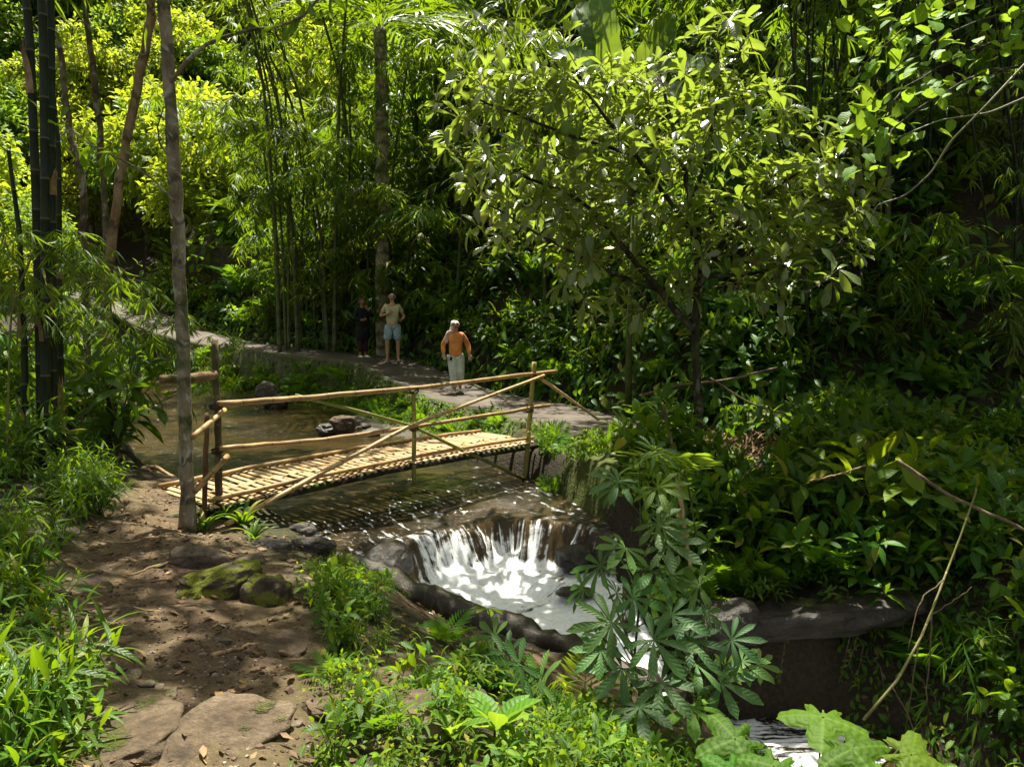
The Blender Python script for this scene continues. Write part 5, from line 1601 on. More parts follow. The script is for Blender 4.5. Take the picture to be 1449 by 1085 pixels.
# mossy foot of the path toward the stream: ferns and herbs
for i in range(170):
    k = random.randint(8, len(PQ) - 40)
    x, y = PQ[k][0] + PN[k][0] * random.uniform(1.0, 1.5), PQ[k][1] + PN[k][1] * random.uniform(1.0, 1.5)
    if pin(x, y, RIVER) < .05 or y < 13.0: continue
    low_ = y < 19.8
    kk = random.choice(('fern_small', 'fern_small', 'weed_ell', 'weed_lime') + (() if low_ else ('shrub_mid', 'shrub_lance')))
    nm = 'fern' if 'fern' in kk else ('herb' if 'weed' in kk else 'shrub')
    s = {'fern': random.uniform(.9, 1.6), 'herb': random.uniform(1.5, 2.6), 'shrub': random.uniform(.3, .5)}[nm] * (.6 if low_ else 1)
    place(nm, random.choice(K[kk]), x, y, s, f'{nm} growing on the mossy edge between the footpath and the stream', nm, f'{nm}s on the mossy path edge', tilt=.4)
# abutment face greenery
for i in range(26):
    px, py = random.uniform(770, 880), random.uniform(612, 700)
    p = g(px, py, random.uniform(10.35, 10.75))
    kk = random.choice(('fern_small', 'weed_ell', 'weed_round'))
    nm = 'fern' if 'fern' in kk else 'herb'
    o = place(nm, random.choice(K[kk]), p.x, p.y, random.uniform(.7, 1.1) * (1.3 if nm == 'herb' else .9), f'{nm} rooted in the mossy stone abutment of the bridge', nm, f'{nm}s on the abutment', z=p.z)
    o.rotation_euler = (R(60), 0, random.uniform(-.6, .6))
# dead palm leaves and straw by the tree foot
for i in range(110):
    p = g(random.gauss(1040, 42), random.gauss(612, 20), random.uniform(10.0, 11.0)); z = hz(p.x, p.y)
    a_ = random.uniform(0, 6.28); L_ = random.uniform(.2, .5)
    m = MB(); q = curve([V3(p.x, p.y, z + .02), V3(p.x + math.cos(a_) * L_ * .5, p.y + math.sin(a_) * L_ * .5, z + random.uniform(.1, .3)), V3(p.x + math.cos(a_) * L_, p.y + math.sin(a_) * L_, z + random.uniform(0, .12))], 10)
    m.tube(q, np.linspace(.018, .006, 10), 5, flat=.35)
    tag(obj('dead_stalk', m, G['strap']), 'dry curled stalk in the heap of dead leaves behind the slim tree', 'dead leaf', 'heap of dead leaves')
for i, (P_, r_, lb) in enumerate((
    ([g(938, 572, 9.6), g(945, 605, 9.5), g(953, 640, 9.4), g(942, 655, 9.5)], .024, 'bent pale dead branch left of the slim tree'),
    ([g(958, 672, 7.6), g(968, 740, 7.5), g(979, 812, 7.4)], .022, 'orange-brown dry bamboo stick slanting down behind the palmate leaves'),
    ([g(905, 560, 11.5), g(960, 545, 11.4), g(1030, 538, 11.2), g(1100, 520, 11.6)], .02, 'thin dead pole lying along the foot of the slope'),
    ([g(1005, 535, 10.6), g(1060, 570, 10.3), g(1120, 590, 10.2)], .014, 'thin dry twig slanting over the heap of dead leaves'),
    ([g(1145, 680, 7.6), g(1185, 672, 7.5), g(1225, 658, 7.5)], .010, 'thin yellow twig lying on the large-leaved shrubs'),
    ([g(1270, 650, 7.2), g(1340, 700, 7.0), g(1449, 748, 6.6), g(1500, 770, 6.4)], .018, 'long brown branch slanting down to the right edge'))):
    m = MB(); q = curve(P_, 24, .004); m.tube(q, np.linspace(r_, r_ * .7, 24), 8)
    tag(obj('branch', m, G['bam_dry' if i in (1, 4) else 'twig']), lb, 'branch')

# leaning green bamboo stem with hanging twigs at the right
root = empty('bamboo', g(1222, 1018, 3.5), 0, 'thin green bamboo stem hanging in an arc before the black pool', 'bamboo')
B0 = np.array(root.location)
P_ = [g(1222, 1018, 3.5), g(1280, 950, 3.7), g(1318, 870, 3.9), g(1345, 790, 4.1), g(1380, 715, 4.2), g(1383, 640, 4.3)]
m = MB(); q = culm(m, P_, .0075, .005, 60, 8, node=.30); m.V = [v - B0 for v in m.V]; obj('culm', m, G['bam_green'], root)
for a_ in ([g(1318, 870, 3.9), g(1300, 905, 3.8), g(1290, 980, 3.75), g(1280, 1040, 3.8)], [g(1318, 870, 3.9), g(1316, 930, 3.85), g(1310, 1000, 3.8)], [g(1318, 870, 3.9), g(1350, 850, 3.8), g(1375, 830, 3.8)], [g(1262, 972, 3.6), g(1285, 1010, 3.6), g(1305, 1060, 3.6)], [g(1335, 820, 4.0), g(1300, 850, 3.9), g(1285, 920, 3.8)]):
    m = MB(); q = curve(a_, 14, .002) - B0; m.tube(q, np.linspace(.0045, .002, 14), 5); obj('twig', m, G['twig'], root)
f = MB()
for a_ in ((1330, 900), (1305, 960), (1375, 960), (1360, 900), (1300, 1020), (1380, 1010)):
    p0 = np.array(g(a_[0], a_[1], 3.9)) - B0
    spray([p0, p0 + [.03, 0, -.08], p0 + [.05, .02, -.2]], NARROW, 8, .16, 4, f, r=.002, droop=1.3)
obj('foliage', f, [G['dark'], G['twig']], root)
# long bare vine at upper right
for P_, lb in (([g(1500, 40, 6.0), g(1449, 92, 6.0), g(1395, 150, 6.0), g(1345, 200, 6.1), g(1318, 245, 6.2), g(1280, 278, 6.3), g(1240, 290, 6.4), g(1232, 312, 6.4)], 'long pale bare vine curving down from the upper right corner'), ([g(1470, 130, 6.5), g(1400, 160, 6.5), g(1330, 170, 6.5), g(1270, 195, 6.5)], 'second thin vine crossing behind the long pale vine')):
    m = MB(); q = curve(P_, 50); m.tube(q, np.linspace(.010, .005, 50), 6)
    tag(obj('vine', m, G['bam_grey']), lb, 'vine')

# palmate-leaved plants in front of the white pool
PL = [  # px, py, px size, Y
 ((905, 655, 110, 5.3), (930, 690, 95, 5.2), (875, 680, 95, 5.25), (930, 740, 100, 5.15), (885, 775, 95, 5.0), (945, 770, 105, 5.0), (925, 808, 120, 4.95)),
 ((850, 800, 100, 4.9), (895, 845, 100, 4.75), (950, 870, 105, 4.7), (865, 880, 120, 4.65), (925, 905, 130, 4.55), (975, 905, 100, 4.6), (880, 945, 110, 4.5), (935, 965, 120, 4.4), (850, 920, 90, 4.55), (905, 1000, 120, 4.3)),
 ((990, 828, 100, 4.8), (1035, 905, 90, 4.6), (1020, 965, 110, 4.5), (985, 940, 110, 4.5), (1050, 935, 80, 4.6), (975, 1000, 120, 4.3)),
 ((700, 900, 80, 4.6), (735, 940, 110, 4.3), (765, 965, 120, 4.2), (690, 860, 60, 4.8), (760, 1005, 110, 4.1), (720, 925, 90, 4.4))]
STEM = [(888, 985, 5.0), (920, 1060, 4.3), (985, 1050, 4.4), (800, 1060, 4.0)]
PLB = ['tallest palmate-leaved plant hanging over the right side of the white pool', 'dense palmate-leaved plant standing in front of the narrow cascade', 'palmate-leaved plant with bright top leaf in front of the black bank', 'small palmate-leaved plant on the bare earth bank below the white pool']
for grp, st, lb in zip(PL, STEM, PLB):
    b0 = g(*st); b0 = V3(b0.x, b0.y, hz(b0.x, b0.y))
    o = empty('palmate_plant', b0, 0, lb, 'plant')
    top_ = g(*[grp[0][i] for i in (0, 1, 3)])
    main = curve([b0, b0 * .5 + top_ * .5 + V3(.05, 0, .05), top_ - V3(0, 0, .03)], 16)
    sm = MB(); sm.tube(main - np.array(b0), np.linspace(.011, .004, 16), 6)
    obj('stem', sm, G['stem'], o)
    ext = [] if grp is PL[3] else [(q_[0] + rng.uniform(-28, 24), q_[1] + rng.uniform(-20, 45), q_[2] * rng.uniform(.55, .85), q_[3] + rng.uniform(.15, .6)) for q_ in grp]
    for px, py, sz, Y in list(grp) + ext:
        p = np.array(g(px, py, Y)); L_ = sz / F_PX * Y * .60
        k = np.argmin(np.abs(main[:, 2] - (p[2] - .12)))
        lm_ = MB()
        lm_.tube(curve([main[k], main[k] * .4 + p * .6 + np.array([0, 0, .03]), p], 8) - np.array(b0), [.004] * 8, 5, 1)
        d = p - main[k]; d[2] = 0; d = d / (np.linalg.norm(d) + 1e-6) + np.array([rng.uniform(-.5, .5), -.55, -.22 + rng.uniform(-.15, .1)])
        lm_.add(random.choice(PALMATE), frames((p - np.array(b0))[None], d[None], np.array([[rng.uniform(-.2, .2), -.75, .8]]), L_), None, 0)
        obj('leaf', lm_, [G['blue' if rng.random() < .8 else 'lime'], G['stem']], o)
# feathery light leaves arching above them
o = empty('fern', g(960, 690, 6.2), 0, 'feathery bright green fronds arching above the palmate plants, below the slim tree', 'fern')
B0 = np.array(o.location); f = MB()
for (x0, y0, x1, y1, L_) in ((970, 670, 880, 640, .62), (975, 665, 930, 630, .5), (975, 665, 985, 640, .4), (960, 680, 870, 690, .6), (965, 675, 905, 665, .55), (980, 668, 1010, 655, .35), (965, 670, 945, 650, .5)):
    a_, b_ = np.array(g(x0, y0, 6.3)), np.array(g(x1, y1, 5.9))
    f.add(MIMOSA, frames((a_ - B0)[None], (b_ - a_ + np.array([0, 0, .08]))[None], np.array([[0, -.3, 1]]), L_), None, 0)
obj('frond', f, [G['lime']], o)
sm = MB(); sm.tube(curve([g(985, 760, 6.6), g(978, 710, 6.4), g(970, 670, 6.3)], 8) - B0, [.009] * 8, 6); obj('stem', sm, G['stem'], o)
# lobed leaves close to the camera at the bottom right
b0 = g(1150, 1200, 2.9)
o = empty('lobed_plant', b0, 0, 'plant with large lobed light green leaves at the bottom right, before the lower pool', 'plant')
B0 = np.array(b0)
for px, py, sz, Y, az, tl in ((1165, 1004, 175, 3.05, .35, .12), (1055, 1040, 165, 2.9, 1.3, .2), (1100, 1072, 150, 2.75, .6, .35), (1195, 1046, 165, 2.8, -.3, .28), (1272, 1060, 160, 2.72, -1.1, .25), (1150, 1092, 120, 2.6, .1, .5), (1240, 1094, 140, 2.6, -.5, .45), (1045, 1085, 140, 2.6, .9, .45)):
    p = np.array(g(px, py, Y)); L_ = sz / F_PX * Y * .42
    lm_ = MB()
    lm_.tube(curve([B0, B0 * .4 + p * .6 + np.array([0, 0, .02]), p], 8) - B0, [.004] * 8, 5, 1)
    d = np.array([-math.sin(az), -math.cos(az) * .9, -tl])
    lm_.add(LOBED, frames((p - B0)[None], d[None], np.array([[rng.uniform(-.15, .15), -.35, 1]]), L_), None, 0)
    obj('leaf', lm_, [G['lobe'], G['stem']], o)
# broad single leaves in the bottom weeds
for px, py, s, lb in ((700, 1055, 1.5, 'broad oval-leaved plant in the weeds at the bottom centre, with one upright glossy leaf'), (640, 1060, 1.1, 'lower broad oval-leaved plant left of the one with the upright leaf'), (880, 1062, 1.2, 'oval-leaved plant at the bottom below the dense palmate plant')):
    p = hit(px, py)
    c = rosette(ELLW, 8, .21, (.5, 1.25))
    st = MB(); st.tube([(0, 0, -.02), (0, 0, .04), (0, 0, .10)], [.006, .005, .003], 5)
    q_ = parts_plant('broadleaf_plant', c, st, (p.x, p.y, p.z + .06), lb, 'plant', 'lime'); q_.scale = (s * .7,) * 3
p = hit(826, 1010)
o = empty('fern', (p.x, p.y, p.z), 0, 'single upright yellow-green fern frond in front of the bare earth bank', 'fern')
f = MB(); f.add(MIMOSA, frames(np.zeros((1, 3)), np.array([[.02, -.25, 1.0]]), np.array([[0, -1, -.2]]), .42)); obj('frond', f, G['lime'], o)
sm = MB(); sm.tube([(0, 0, -.1), (0, 0, 0), (0, -.03, .1)], [.004, .004, .003], 5); obj('stem', sm, G['stem'], o)
# sticks on the trail
for px, py, a_, L_ in ((200, 826, .2, .16), (212, 842, 2.2, .06), (95, 760, .8, .22), (230, 758, .5, .18), (300, 890, 1.1, .09), (330, 985, .7, .1), (250, 790, -.3, .2)):
    p = hit(px, py); m = MB()
    m.tube([(p.x, p.y, p.z + .008), (p.x + math.cos(a_) * L_ * .5, p.y + math.sin(a_) * L_ * .5, p.z + .014), (p.x + math.cos(a_) * L_, p.y + math.sin(a_) * L_, hz(p.x + math.cos(a_) * L_, p.y + math.sin(a_) * L_) + .006)], [.007, .006, .004], 6)
    tag(obj('twig', m, G['twig']), 'short dry twig lying on the dirt trail', 'twig', 'twigs on the trail')
# low retaining wall with a pale cap beyond the bend
wl_ = wall_block('retaining_wall', 'dark retaining wall with a tan cap half hidden by leaves beyond the bend of the path', [(-14.0, 33.6), (-8.8, 30.6), (-8.6, 31.2), (-13.8, 34.4)], 1.0, 4.6, G['wall_moss'], 'wall', 61)

# grit and crumbs pressed into the trail
N_ = 5200
t_ = rng.uniform(0, len(TRAIL) - 1.01, N_); i_ = t_.astype(int); f_ = t_ - i_
TA = np.array(TRAIL)
c_ = TA[i_] * (1 - f_)[:, None] + TA[i_ + 1] * f_[:, None]
o_ = np.clip(rng.normal(size=N_) * .6, -1.15, 1.15) * c_[:, 2]
x_, y_ = c_[:, 0] + o_, c_[:, 1] + rng.normal(size=N_) * .15
kp = (vnoise(np.stack([x_ * 2.2, y_ * 2.2, x_ * 0], 1), 77) > .42) & (y_ > 2.2)
x_, y_ = x_[kp], y_[kp]
gb = [(-1, -.8, -.5), (.9, -1, -.5), (1, .9, -.5), (-.8, 1, -.5), (-.6, -.5, .5), (.5, -.7, .4), (.7, .5, .6), (-.5, .6, .45)]
GT = Tpl(gb, [(0, 3, 2, 1), (4, 5, 6, 7), (0, 1, 5, 4), (1, 2, 6, 5), (2, 3, 7, 6), (3, 0, 4, 7)], [(0, 0)] * 8)
D_ = rng.normal(size=(len(x_), 3)) * np.array([1, 1, .2])
gm = MB(); gm.add(GT, frames(np.stack([x_, y_, H(x_, y_) + .001], 1), D_, rand_up(len(x_), .25), rng.uniform(.003, .010, len(x_)) * (1 + 1.4 * (rng.random(len(x_)) > .92))))
gv = leaf_mat('grit_stone', [(0, (.05, .032, .022)), (.4, (.11, .072, .048)), (.75, (.19, .14, .10)), (1, (.34, .29, .23))], (.1, .1, .1), .0, .8, .15, vk=0, freq=0)
tag(obj('gravel', gm, gv, sm=False), kind='stuff')
# thin roots crossing the trail
for P_ in ([(95, 800), (150, 812), (215, 806), (262, 790)], [(120, 880), (170, 862), (230, 868)], [(235, 760), (190, 770), (140, 764)], [(300, 930), (345, 915), (390, 905)]):
    q_ = [hit(*p) for p in P_]
    q = curve(q_, 24, .006); q[:, 2] = H(q[:, 0], q[:, 1]) + .004
    m = MB(); m.tube(q, np.linspace(.014, .006, 24), 7)
    tag(obj('root', m, G['root']), 'thin worn root crossing the brown earth of the trail', 'root', 'roots across the trail')

# ferns and creepers hanging over the dark ledge of the lower pool
for i in range(26):
    x = random.uniform(1.75, 4.4); y = 7.5 + random.uniform(0, .4) - max(0, x - 3.3) * .8
    kk = random.choice(('fern_small', 'fern_small', 'weed_ell', 'lance'))
    nm = {'fern_small': 'fern', 'weed_ell': 'herb', 'lance': 'lance_plant'}[kk]
    o = place(nm, random.choice(K[kk]), x, y, random.uniform(.8, 1.3), nm.replace('_', '-leaved ') + ' growing on the dark ledge above the lower pool', 'fern' if nm == 'fern' else 'plant', nm + ' on the dark ledge', tilt=.3, dz=.06)
    o.rotation_euler.x += .5
for i in range(9):
    x = random.uniform(1.9, 4.2); y = 7.38 - max(0, x - 3.3) * .9; z = hz(x, y + .25)
    m = MB(); L_ = random.uniform(.4, .9)
    q = curve([V3(x, y + .2, z + .06), V3(x + .03, y - .02, z), V3(x + random.uniform(-.1, .1), y - .06, z - L_ * .6), V3(x + random.uniform(-.15, .15), y - .08, z - L_)], 16, .006)
    m.tube(q, np.linspace(.005, .002, 16), 5, 1)
    k_ = rng.integers(2, 16, 16)
    m.add(ELL, frames(q[k_], rng.normal(size=(16, 3)) + np.array([0, -.4, -.5]), rand_up(16, .5) + np.array([0, -.8, 0]), rng.uniform(.04, .08, 16)), None, 0)
    tag(obj('creeper', m, [G['mid'], G['twig']]), 'thin leafy creeper hanging down the black bank of the lower pool', 'creeper', 'creepers on the black bank')

# leaves clinging to the steep banks of the lower pool
def s_bank():
    x, y = random.uniform(1.7, 4.8), random.uniform(4.2, 7.9)
    d = pin(x, y, LOWER)
    if not (-.02 < d < 1.1) or x < 3.15 or y > 7.8: return None, None
    return x, y
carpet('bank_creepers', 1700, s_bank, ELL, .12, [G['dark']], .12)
for i in range(26):                       # shady plants on the sloping bank right of the lower pool
    x, y = random.uniform(3.5, 5.4), random.uniform(4.6, 7.2)
    if pin(x, y, LOWER) < .12: continue
    kk = random.choice(('fern', 'shrub_dark', 'shrub_dark', 'lance'))
    nm = {'fern': 'fern', 'shrub_dark': 'shrub', 'lance': 'lance_plant'}[kk]
    place(nm, random.choice(K[kk]), x, y, random.uniform(.3, .5) * (3 if kk == 'lance' else 1), nm.replace('_', '-leaved ') + ' on the shady slope right of the lower pool', 'fern' if nm == 'fern' else 'plant', nm + ' right of the lower pool', tilt=.3)

# herbs and moss tufts over the kerb between footpath and stream
def s_kerb():
    i = random.randint(10, len(PQ) - 24); o = random.uniform(.98, 1.75)
    x, y = PQ[i][0] + PN[i][0] * o + random.uniform(-.1, .1), PQ[i][1] + PN[i][1] * o + random.uniform(-.1, .1)
    if y < 12.6 or pin(x, y, RIVER) < .03: return None, None
    return x, y
carpet('kerb_ground_cover', 6500, s_kerb, ELL, .13, [G['fern']], .13)
# ---------------------------------------------------------------- people
def skin(name, V, E, Rr, mat, parent, sub=2, root=0):
    me = bpy.data.meshes.new(name)
    me.from_pydata([tuple(v) for v in V], E, [])
    o = bpy.data.objects.new('tmp_' + name, me); COL.objects.link(o)
    o.modifiers.new('s', 'SKIN').use_smooth_shade = True
    for i, r in enumerate(Rr):
        sv = me.skin_vertices[0].data[i]
        sv.radius = (r, r) if isinstance(r, (int, float)) else r
        sv.use_root = i == root
    o.modifiers.new('u', 'SUBSURF').levels = sub
    dg = bpy.context.evaluated_depsgraph_get()
    ev = o.evaluated_get(dg)
    m2 = bpy.data.meshes.new_from_object(ev); m2.name = name
    bpy.data.objects.remove(o)
    m2.materials.clear(); m2.materials.append(mat)
    for p in m2.polygons: p.use_smooth = True
    return link(name, m2, parent)
def chain(nodes, edges):
    ks = list(nodes)
    return [nodes[k][0] for k in ks], [(ks.index(a), ks.index(b)) for a, b in edges], [nodes[k][1] for k in ks]
def body(parent, J, mat, H_):
    """one continuous body; J holds joint positions"""
    n = {'pel': (J['pel'], (.115, .085)), 'abd': (J['abd'], (.11, .08)), 'chest': (J['chest'], (.12, .082)), 'neck': (J['neck'], .047), 'jaw': (J['jaw'], (.064, .076)), 'head': (J['head'], (.086, .10)), 'top': (J['top'], (.066, .076))}
    e = [('pel', 'abd'), ('abd', 'chest'), ('chest', 'neck'), ('neck', 'jaw'), ('jaw', 'head'), ('head', 'top')]
    for s in 'LR':
        n['sh' + s] = (J['sh' + s], .058); n['el' + s] = (J['el' + s], .042); n['wr' + s] = (J['wr' + s], .028); n['pa' + s] = (J['pa' + s], (.038, .022))
        e += [('chest', 'sh' + s), ('sh' + s, 'el' + s), ('el' + s, 'wr' + s), ('wr' + s, 'pa' + s)]
        w_, p_ = Vector(J['wr' + s]), Vector(J['pa' + s]); d = (p_ - w_).normalized()
        sd = d.cross(Vector((0, 1, 0.2))).normalized()
        for k in range(4):
            off = (k - 1.5) * .019
            L_ = (.055, .066, .062, .048)[k]
            f1 = p_ + sd * off + d * L_ * .5; f2 = f1 + d * L_ * .35 + Vector((0, -.016, -.012))
            n[f'f{k}{s}'] = (f1, .010); n[f'g{k}{s}'] = (f2, .008)
            e += [('pa' + s, f'f{k}{s}'), (f'f{k}{s}', f'g{k}{s}')]
        t1 = w_ + d * .035 + sd * .045 * (1 if s == 'L' else -1); n['t' + s] = (t1, .012); n['u' + s] = (t1 + d * .035 + sd * .008, .009)
        e += [('wr' + s, 't' + s), ('t' + s, 'u' + s)]
        n['hip' + s] = (J['hip' + s], .088); n['kn' + s] = (J['kn' + s], .058); n['ca' + s] = (J['ca' + s], .056); n['an' + s] = (J['an' + s], .036); n['to' + s] = (J['to' + s], (.042, .024))
        e += [('pel', 'hip' + s), ('hip' + s, 'kn' + s), ('kn' + s, 'ca' + s), ('ca' + s, 'an' + s), ('an' + s, 'to' + s)]
    V, E, Rr = chain(n, e)
    return skin('body', V, E, Rr, mat, parent)
def ball(name, c, r, mat, parent, sub=2):
    bm = bmesh.new(); bmesh.ops.create_icosphere(bm, subdivisions=sub, radius=1)
    for v in bm.verts: v.co = Vector((v.co.x * r[0] + c[0], v.co.y * r[1] + c[1], v.co.z * r[2] + c[2]))
    me = bpy.data.meshes.new(name); bm.to_mesh(me); bm.free(); me.materials.append(mat)
    for p in me.polygons: p.use_smooth = True
    return link(name, me, parent)
def face(parent, J, mat, dark, glasses=False):
    h = Vector(J['head']); 
    nose = ball('nose', h + Vector((0, -.098, -.03)), (.014, .022, .022), mat, parent)
    for s in (-1, 1):
        ball('ear', h + Vector((s * .082, .005, -.025)), (.014, .022, .034), mat, parent)
        if not glasses: ball('eye', h + Vector((s * .032, -.085, -.002)), (.013, .010, .008), dark, parent)
    ball('mouth', h + Vector((0, -.086, -.075)), (.028, .010, .008), G['maroon'], parent)
    if glasses: ball('sunglasses', h + Vector((0, -.080, .0)), (.072, .026, .020), dark, parent)
def standing(h=1.75, arms=None, dx=.10):
    k = h / 1.75
    J = dict(pel=(0, 0, .96), abd=(0, .0, 1.12), chest=(0, .01, 1.33), neck=(0, .01, 1.50), jaw=(0, -.012, 1.575), head=(0, 0, 1.65), top=(0, .01, 1.70))
    for s, q in (('L', 1), ('R', -1)):
        J['sh' + s] = (q * .165, .01, 1.405); J['el' + s] = (q * .25, .04, 1.14); J['wr' + s] = (q * .25, -.06, .91); J['pa' + s] = (q * .245, -.09, .84)
        J['hip' + s] = (q * .095, 0, .90); J['kn' + s] = (q * dx, -.02, .50); J['ca' + s] = (q * dx, .015, .36); J['an' + s] = (q * dx, .02, .075); J['to' + s] = (q * (dx + .025), -.13, .032)
    J.update(arms or {})
    return {a: Vector(b) * k for a, b in J.items()}
def sandal(parent, J, s, mat, name='shoe', hgt=.045):
    a_, t_ = J['an' + s], J['to' + s]
    return skin(name, [(a_.x, a_.y + .05, .035), ((a_.x + t_.x) / 2, (a_.y + t_.y) / 2, .032), (t_.x, t_.y - .05, .026)], [(0, 1), (1, 2)], [(.046, hgt), (.052, hgt), (.044, hgt * .7)], mat, parent, 1)
def person(label, loc, rz):
    return empty('person', loc, rz, label, 'person')

# man in khaki t-shirt, denim shorts and sandals, hands raised in front of his chest
p = g(556, 513, 20.4)
man = person('bald man in khaki t-shirt, pale denim shorts and sandals, both forearms raised, on the footpath', (p.x, p.y, float(np.interp(20.4, PQ[:, 1], PQ[:, 2])) + .04), .12)
J = standing(1.76, dict(elR=(-.30, .04, 1.14), wrR=(-.10, -.19, 1.20), paR=(-.035, -.21, 1.25), elL=(.29, .06, 1.13), wrL=(.25, -.17, 1.07), paL=(.21, -.23, 1.06)), .135)
body(man, J, G['skin'], 1.76); face(man, J, G['skin'], G['black'])
ball('hair', J['head'] + Vector((0, .035, .0)), (.084, .075, .06), G['hairgrey'], man)
V_ = [J['pel'] + Vector((0, 0, -.02)), J['abd'], J['chest'], J['neck'] - Vector((0, 0, .05))]
def shirt(parent, J, mat, sleeve=.62, r=(.175, .13), hem=-.02, name='shirt', cuff=.075, long=False, flare=1.0):
    n = {'h': (J['pel'] + Vector((0, 0, hem)), (r[0] * flare, r[1] * flare)), 'a': (J['abd'], r), 'c': (J['chest'] - Vector((0, 0, .01)), (r[0] * 1.0, r[1] * 1.05)), 'n': (J['neck'] - Vector((0, 0, .045)), .078)}
    e = [('h', 'a'), ('a', 'c'), ('c', 'n')]
    for s in 'LR':
        sh, el, wr = J['sh' + s], J['el' + s], J['wr' + s]
        n['s' + s] = (sh - Vector((0, 0, .012)), .064); e.append(('c', 's' + s))
        n['e' + s] = (sh + (el - sh) * (1 if long else sleeve), cuff); e.append(('s' + s, 'e' + s))
        if long: n['w' + s] = (el + (wr - el) * .88, cuff * .72); e.append(('e' + s, 'w' + s))
    V, E, Rr = chain(n, e)
    return skin(name, V, E, Rr, mat, parent)
def legs(parent, J, mat, to='kn', ext=.12, r0=.125, r1=.10, name='shorts'):
    n = {'p': (J['pel'] + Vector((0, 0, .02)), (.145, .108))}; e = []
    for s in 'LR':
        hp, kn, an = J['hip' + s], J['kn' + s], J['an' + s]
        n['h' + s] = (hp - Vector((0, 0, .03)), r0); e.append(('p', 'h' + s))
        if to == 'kn':
            n['k' + s] = (hp + (kn - hp) * (1 - ext), r1); e.append(('h' + s, 'k' + s))
        else:
            n['k' + s] = (kn, r1); n['a' + s] = (an + (kn - an) * ext, r1 * .82); e += [('h' + s, 'k' + s), ('k' + s, 'a' + s)]
    V, E, Rr = chain(n, e)
    return skin(name, V, E, Rr, mat, parent)
shirt(man, J, G['tee'], .66, (.175, .140), -.10, cuff=.070)
legs(man, J, G['denim'], 'kn', .02, .125, .108)
for s in 'LR': sandal(man, J, s, G['shoe'], 'sandal', .03)

# woman in orange sweater
p = g(645, 558, 17.4)
wom = person('woman in orange sweater, pale mint trousers and white headscarf walking toward the bridge', (p.x, p.y, .16), .18)
J = standing(1.60, dict(elR=(-.29, .08, 1.15), wrR=(-.29, -.04, .93), paR=(-.27, -.08, .87), elL=(.31, .06, 1.14), wrL=(.33, -.05, .91), paL=(.33, -.07, .85),
    knL=(.10, -.04, .50), caL=(.12, .08, .38), anL=(.12, .16, .13), toL=(.13, .05, .05), knR=(-.05, -.05, .50), caR=(-.04, -.04, .36), anR=(-.04, -.05, .075), toR=(-.05, -.20, .032)), .09)
body(wom, J, G['skin'], 1.6); face(wom, J, G['skin'], G['lens'], True)
shirt(wom, J, G['orange'], 1, (.150, .130), -.15, 'sweater', .060, True, 1.12)
legs(wom, J, G['mint'], 'an', .10, .125, .105, 'trousers')
hd = J['head']
skin('headscarf', [hd + Vector((0, .028, .07)), hd + Vector((-.01, .075, -.03)), hd + Vector((-.06, .075, -.14)), hd + Vector((-.10, .04, -.22))], [(0, 1), (1, 2), (2, 3)], [(.114, .104), (.095, .07), (.07, .055), (.055, .035)], G['white'], wom)
skin('shawl', [J['neck'] + Vector((-.03, -.02, -.03)), J['shR'] + Vector((0, -.02, .04)), J['shR'] + Vector((-.05, -.02, -.12)), J['shR'] + Vector((-.06, -.03, -.20))], [(0, 1), (1, 2), (2, 3)], [(.040, .045), (.05, .06), (.04, .055), (.028, .045)], G['palepink'], wom)
for s in 'LR':
    a_, t_ = J['an' + s], J['to' + s]
    z0 = t_.z - .03
    skin('shoe', [(a_.x, a_.y + .04, a_.z - .03), ((a_.x + t_.x) / 2, (a_.y + t_.y) / 2, (a_.z + t_.z) / 2 - .012), (t_.x, t_.y - .04, t_.z - .004)], [(0, 1), (1, 2)], [(.044, .045), (.048, .042), (.040, .03)], G['white'], wom, 1)
skin('pouch', [J['pel'] + Vector((-.11, -.14, -.06)), J['pel'] + Vector((-.12, -.15, -.16))], [(0, 1)], [(.035, .02), (.035, .02)], G['maroon'], wom, 1)

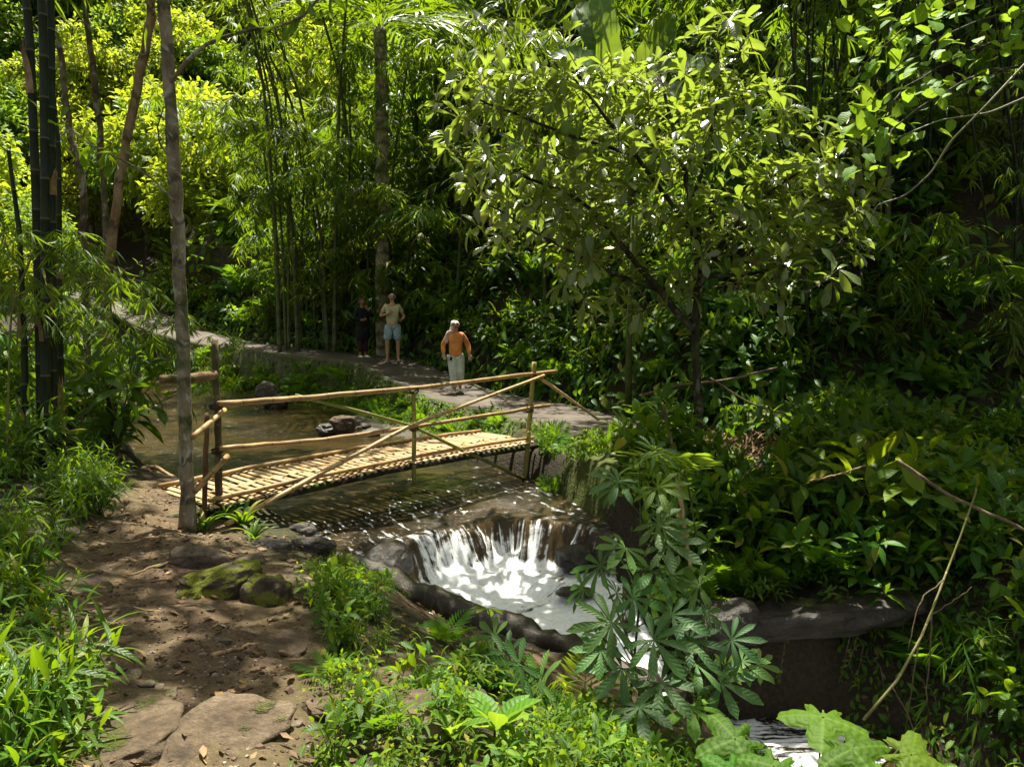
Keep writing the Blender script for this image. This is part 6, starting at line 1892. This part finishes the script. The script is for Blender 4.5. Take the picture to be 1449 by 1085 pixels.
# person in black, turned toward the man, hand raised to the face
p = g(514, 506, 21.3)
drk = person('person in loose black top and dark skirt, one hand raised to the face', (p.x, p.y, float(np.interp(21.3, PQ[:, 1], PQ[:, 2])) + .04), .55)
J = standing(1.58, dict(elL=(.27, -.10, 1.20), wrL=(.10, -.18, 1.42), paL=(.05, -.17, 1.49), elR=(-.25, .0, 1.14), wrR=(-.08, -.17, 1.10), paR=(-.01, -.19, 1.12)), .08)
body(drk, J, G['skin2'], 1.58); face(drk, J, G['skin2'], G['black'])
ball('hair', J['head'] + Vector((0, .02, .025)), (.092, .088, .085), G['hairdark'], drk)
shirt(drk, J, G['black'], 1, (.185, .155), -.14, 'loose_top', .07, True, 1.12)
skin('skirt', [J['pel'] + Vector((0, 0, .03)), (0, 0, .62), (0, 0, .40)], [(0, 1), (1, 2)], [(.19, .15), (.20, .16), (.19, .15)], G['black'], drk)
legs(drk, J, G['maroon'], 'an', .18, .10, .075, 'trousers')
for s in 'LR': sandal(drk, J, s, G['white'], 'shoe', .042)
# ---------------------------------------------------------------- light
SUN = Vector(SUN_DIR).normalized()
sun = bpy.data.lights.new("sun", 'SUN')
sun.energy = 5.0; sun.angle = R(.53); sun.color = (1, .95, .80)
so = bpy.data.objects.new("sun", sun); COL.objects.link(so)
so.rotation_euler = (-SUN).to_track_quat('-Z', 'Y').to_euler()
so.location = (0, 0, 40)
w = bpy.data.worlds.new("World"); S.world = w
w.use_nodes = True
nt = w.node_tree
sky = nt.nodes.new('ShaderNodeTexSky'); sky.sky_type = 'NISHITA'; sky.sun_disc = False
sky.sun_elevation = math.asin(SUN.z)
sky.sun_rotation = math.atan2(SUN.x, SUN.y)
sky.air_density = 1.0; sky.dust_density = 3.0; sky.ozone_density = 1.0
bg = nt.nodes['Background']; bg.inputs[1].default_value = SKY
hs = nt.nodes.new('ShaderNodeHueSaturation'); hs.inputs['Saturation'].default_value = .40
nt.links.new(sky.outputs[0], hs.inputs['Color']); tn = nt.nodes.new('ShaderNodeMix'); tn.data_type = 'RGBA'; tn.blend_type = 'MULTIPLY'; tn.inputs[0].default_value = 1; tn.inputs[7].default_value = (1, .97, .84, 1)
nt.links.new(hs.outputs[0], tn.inputs[6]); nt.links.new(tn.outputs[2], bg.inputs[0])
S.view_settings.view_transform = 'Standard'; S.view_settings.look = 'None'
S.view_settings.exposure = EXPO; S.view_settings.gamma = 1
cy = S.cycles
cy.use_denoising = True
try: cy.denoiser = 'OPENIMAGEDENOISE'
except Exception: pass
cy.max_bounces = 7; cy.diffuse_bounces = 4; cy.glossy_bounces = 3; cy.transmission_bounces = 5; cy.transparent_max_bounces = 6
cy.sample_clamp_indirect = 6; cy.caustics_reflective = False; cy.caustics_refractive = False
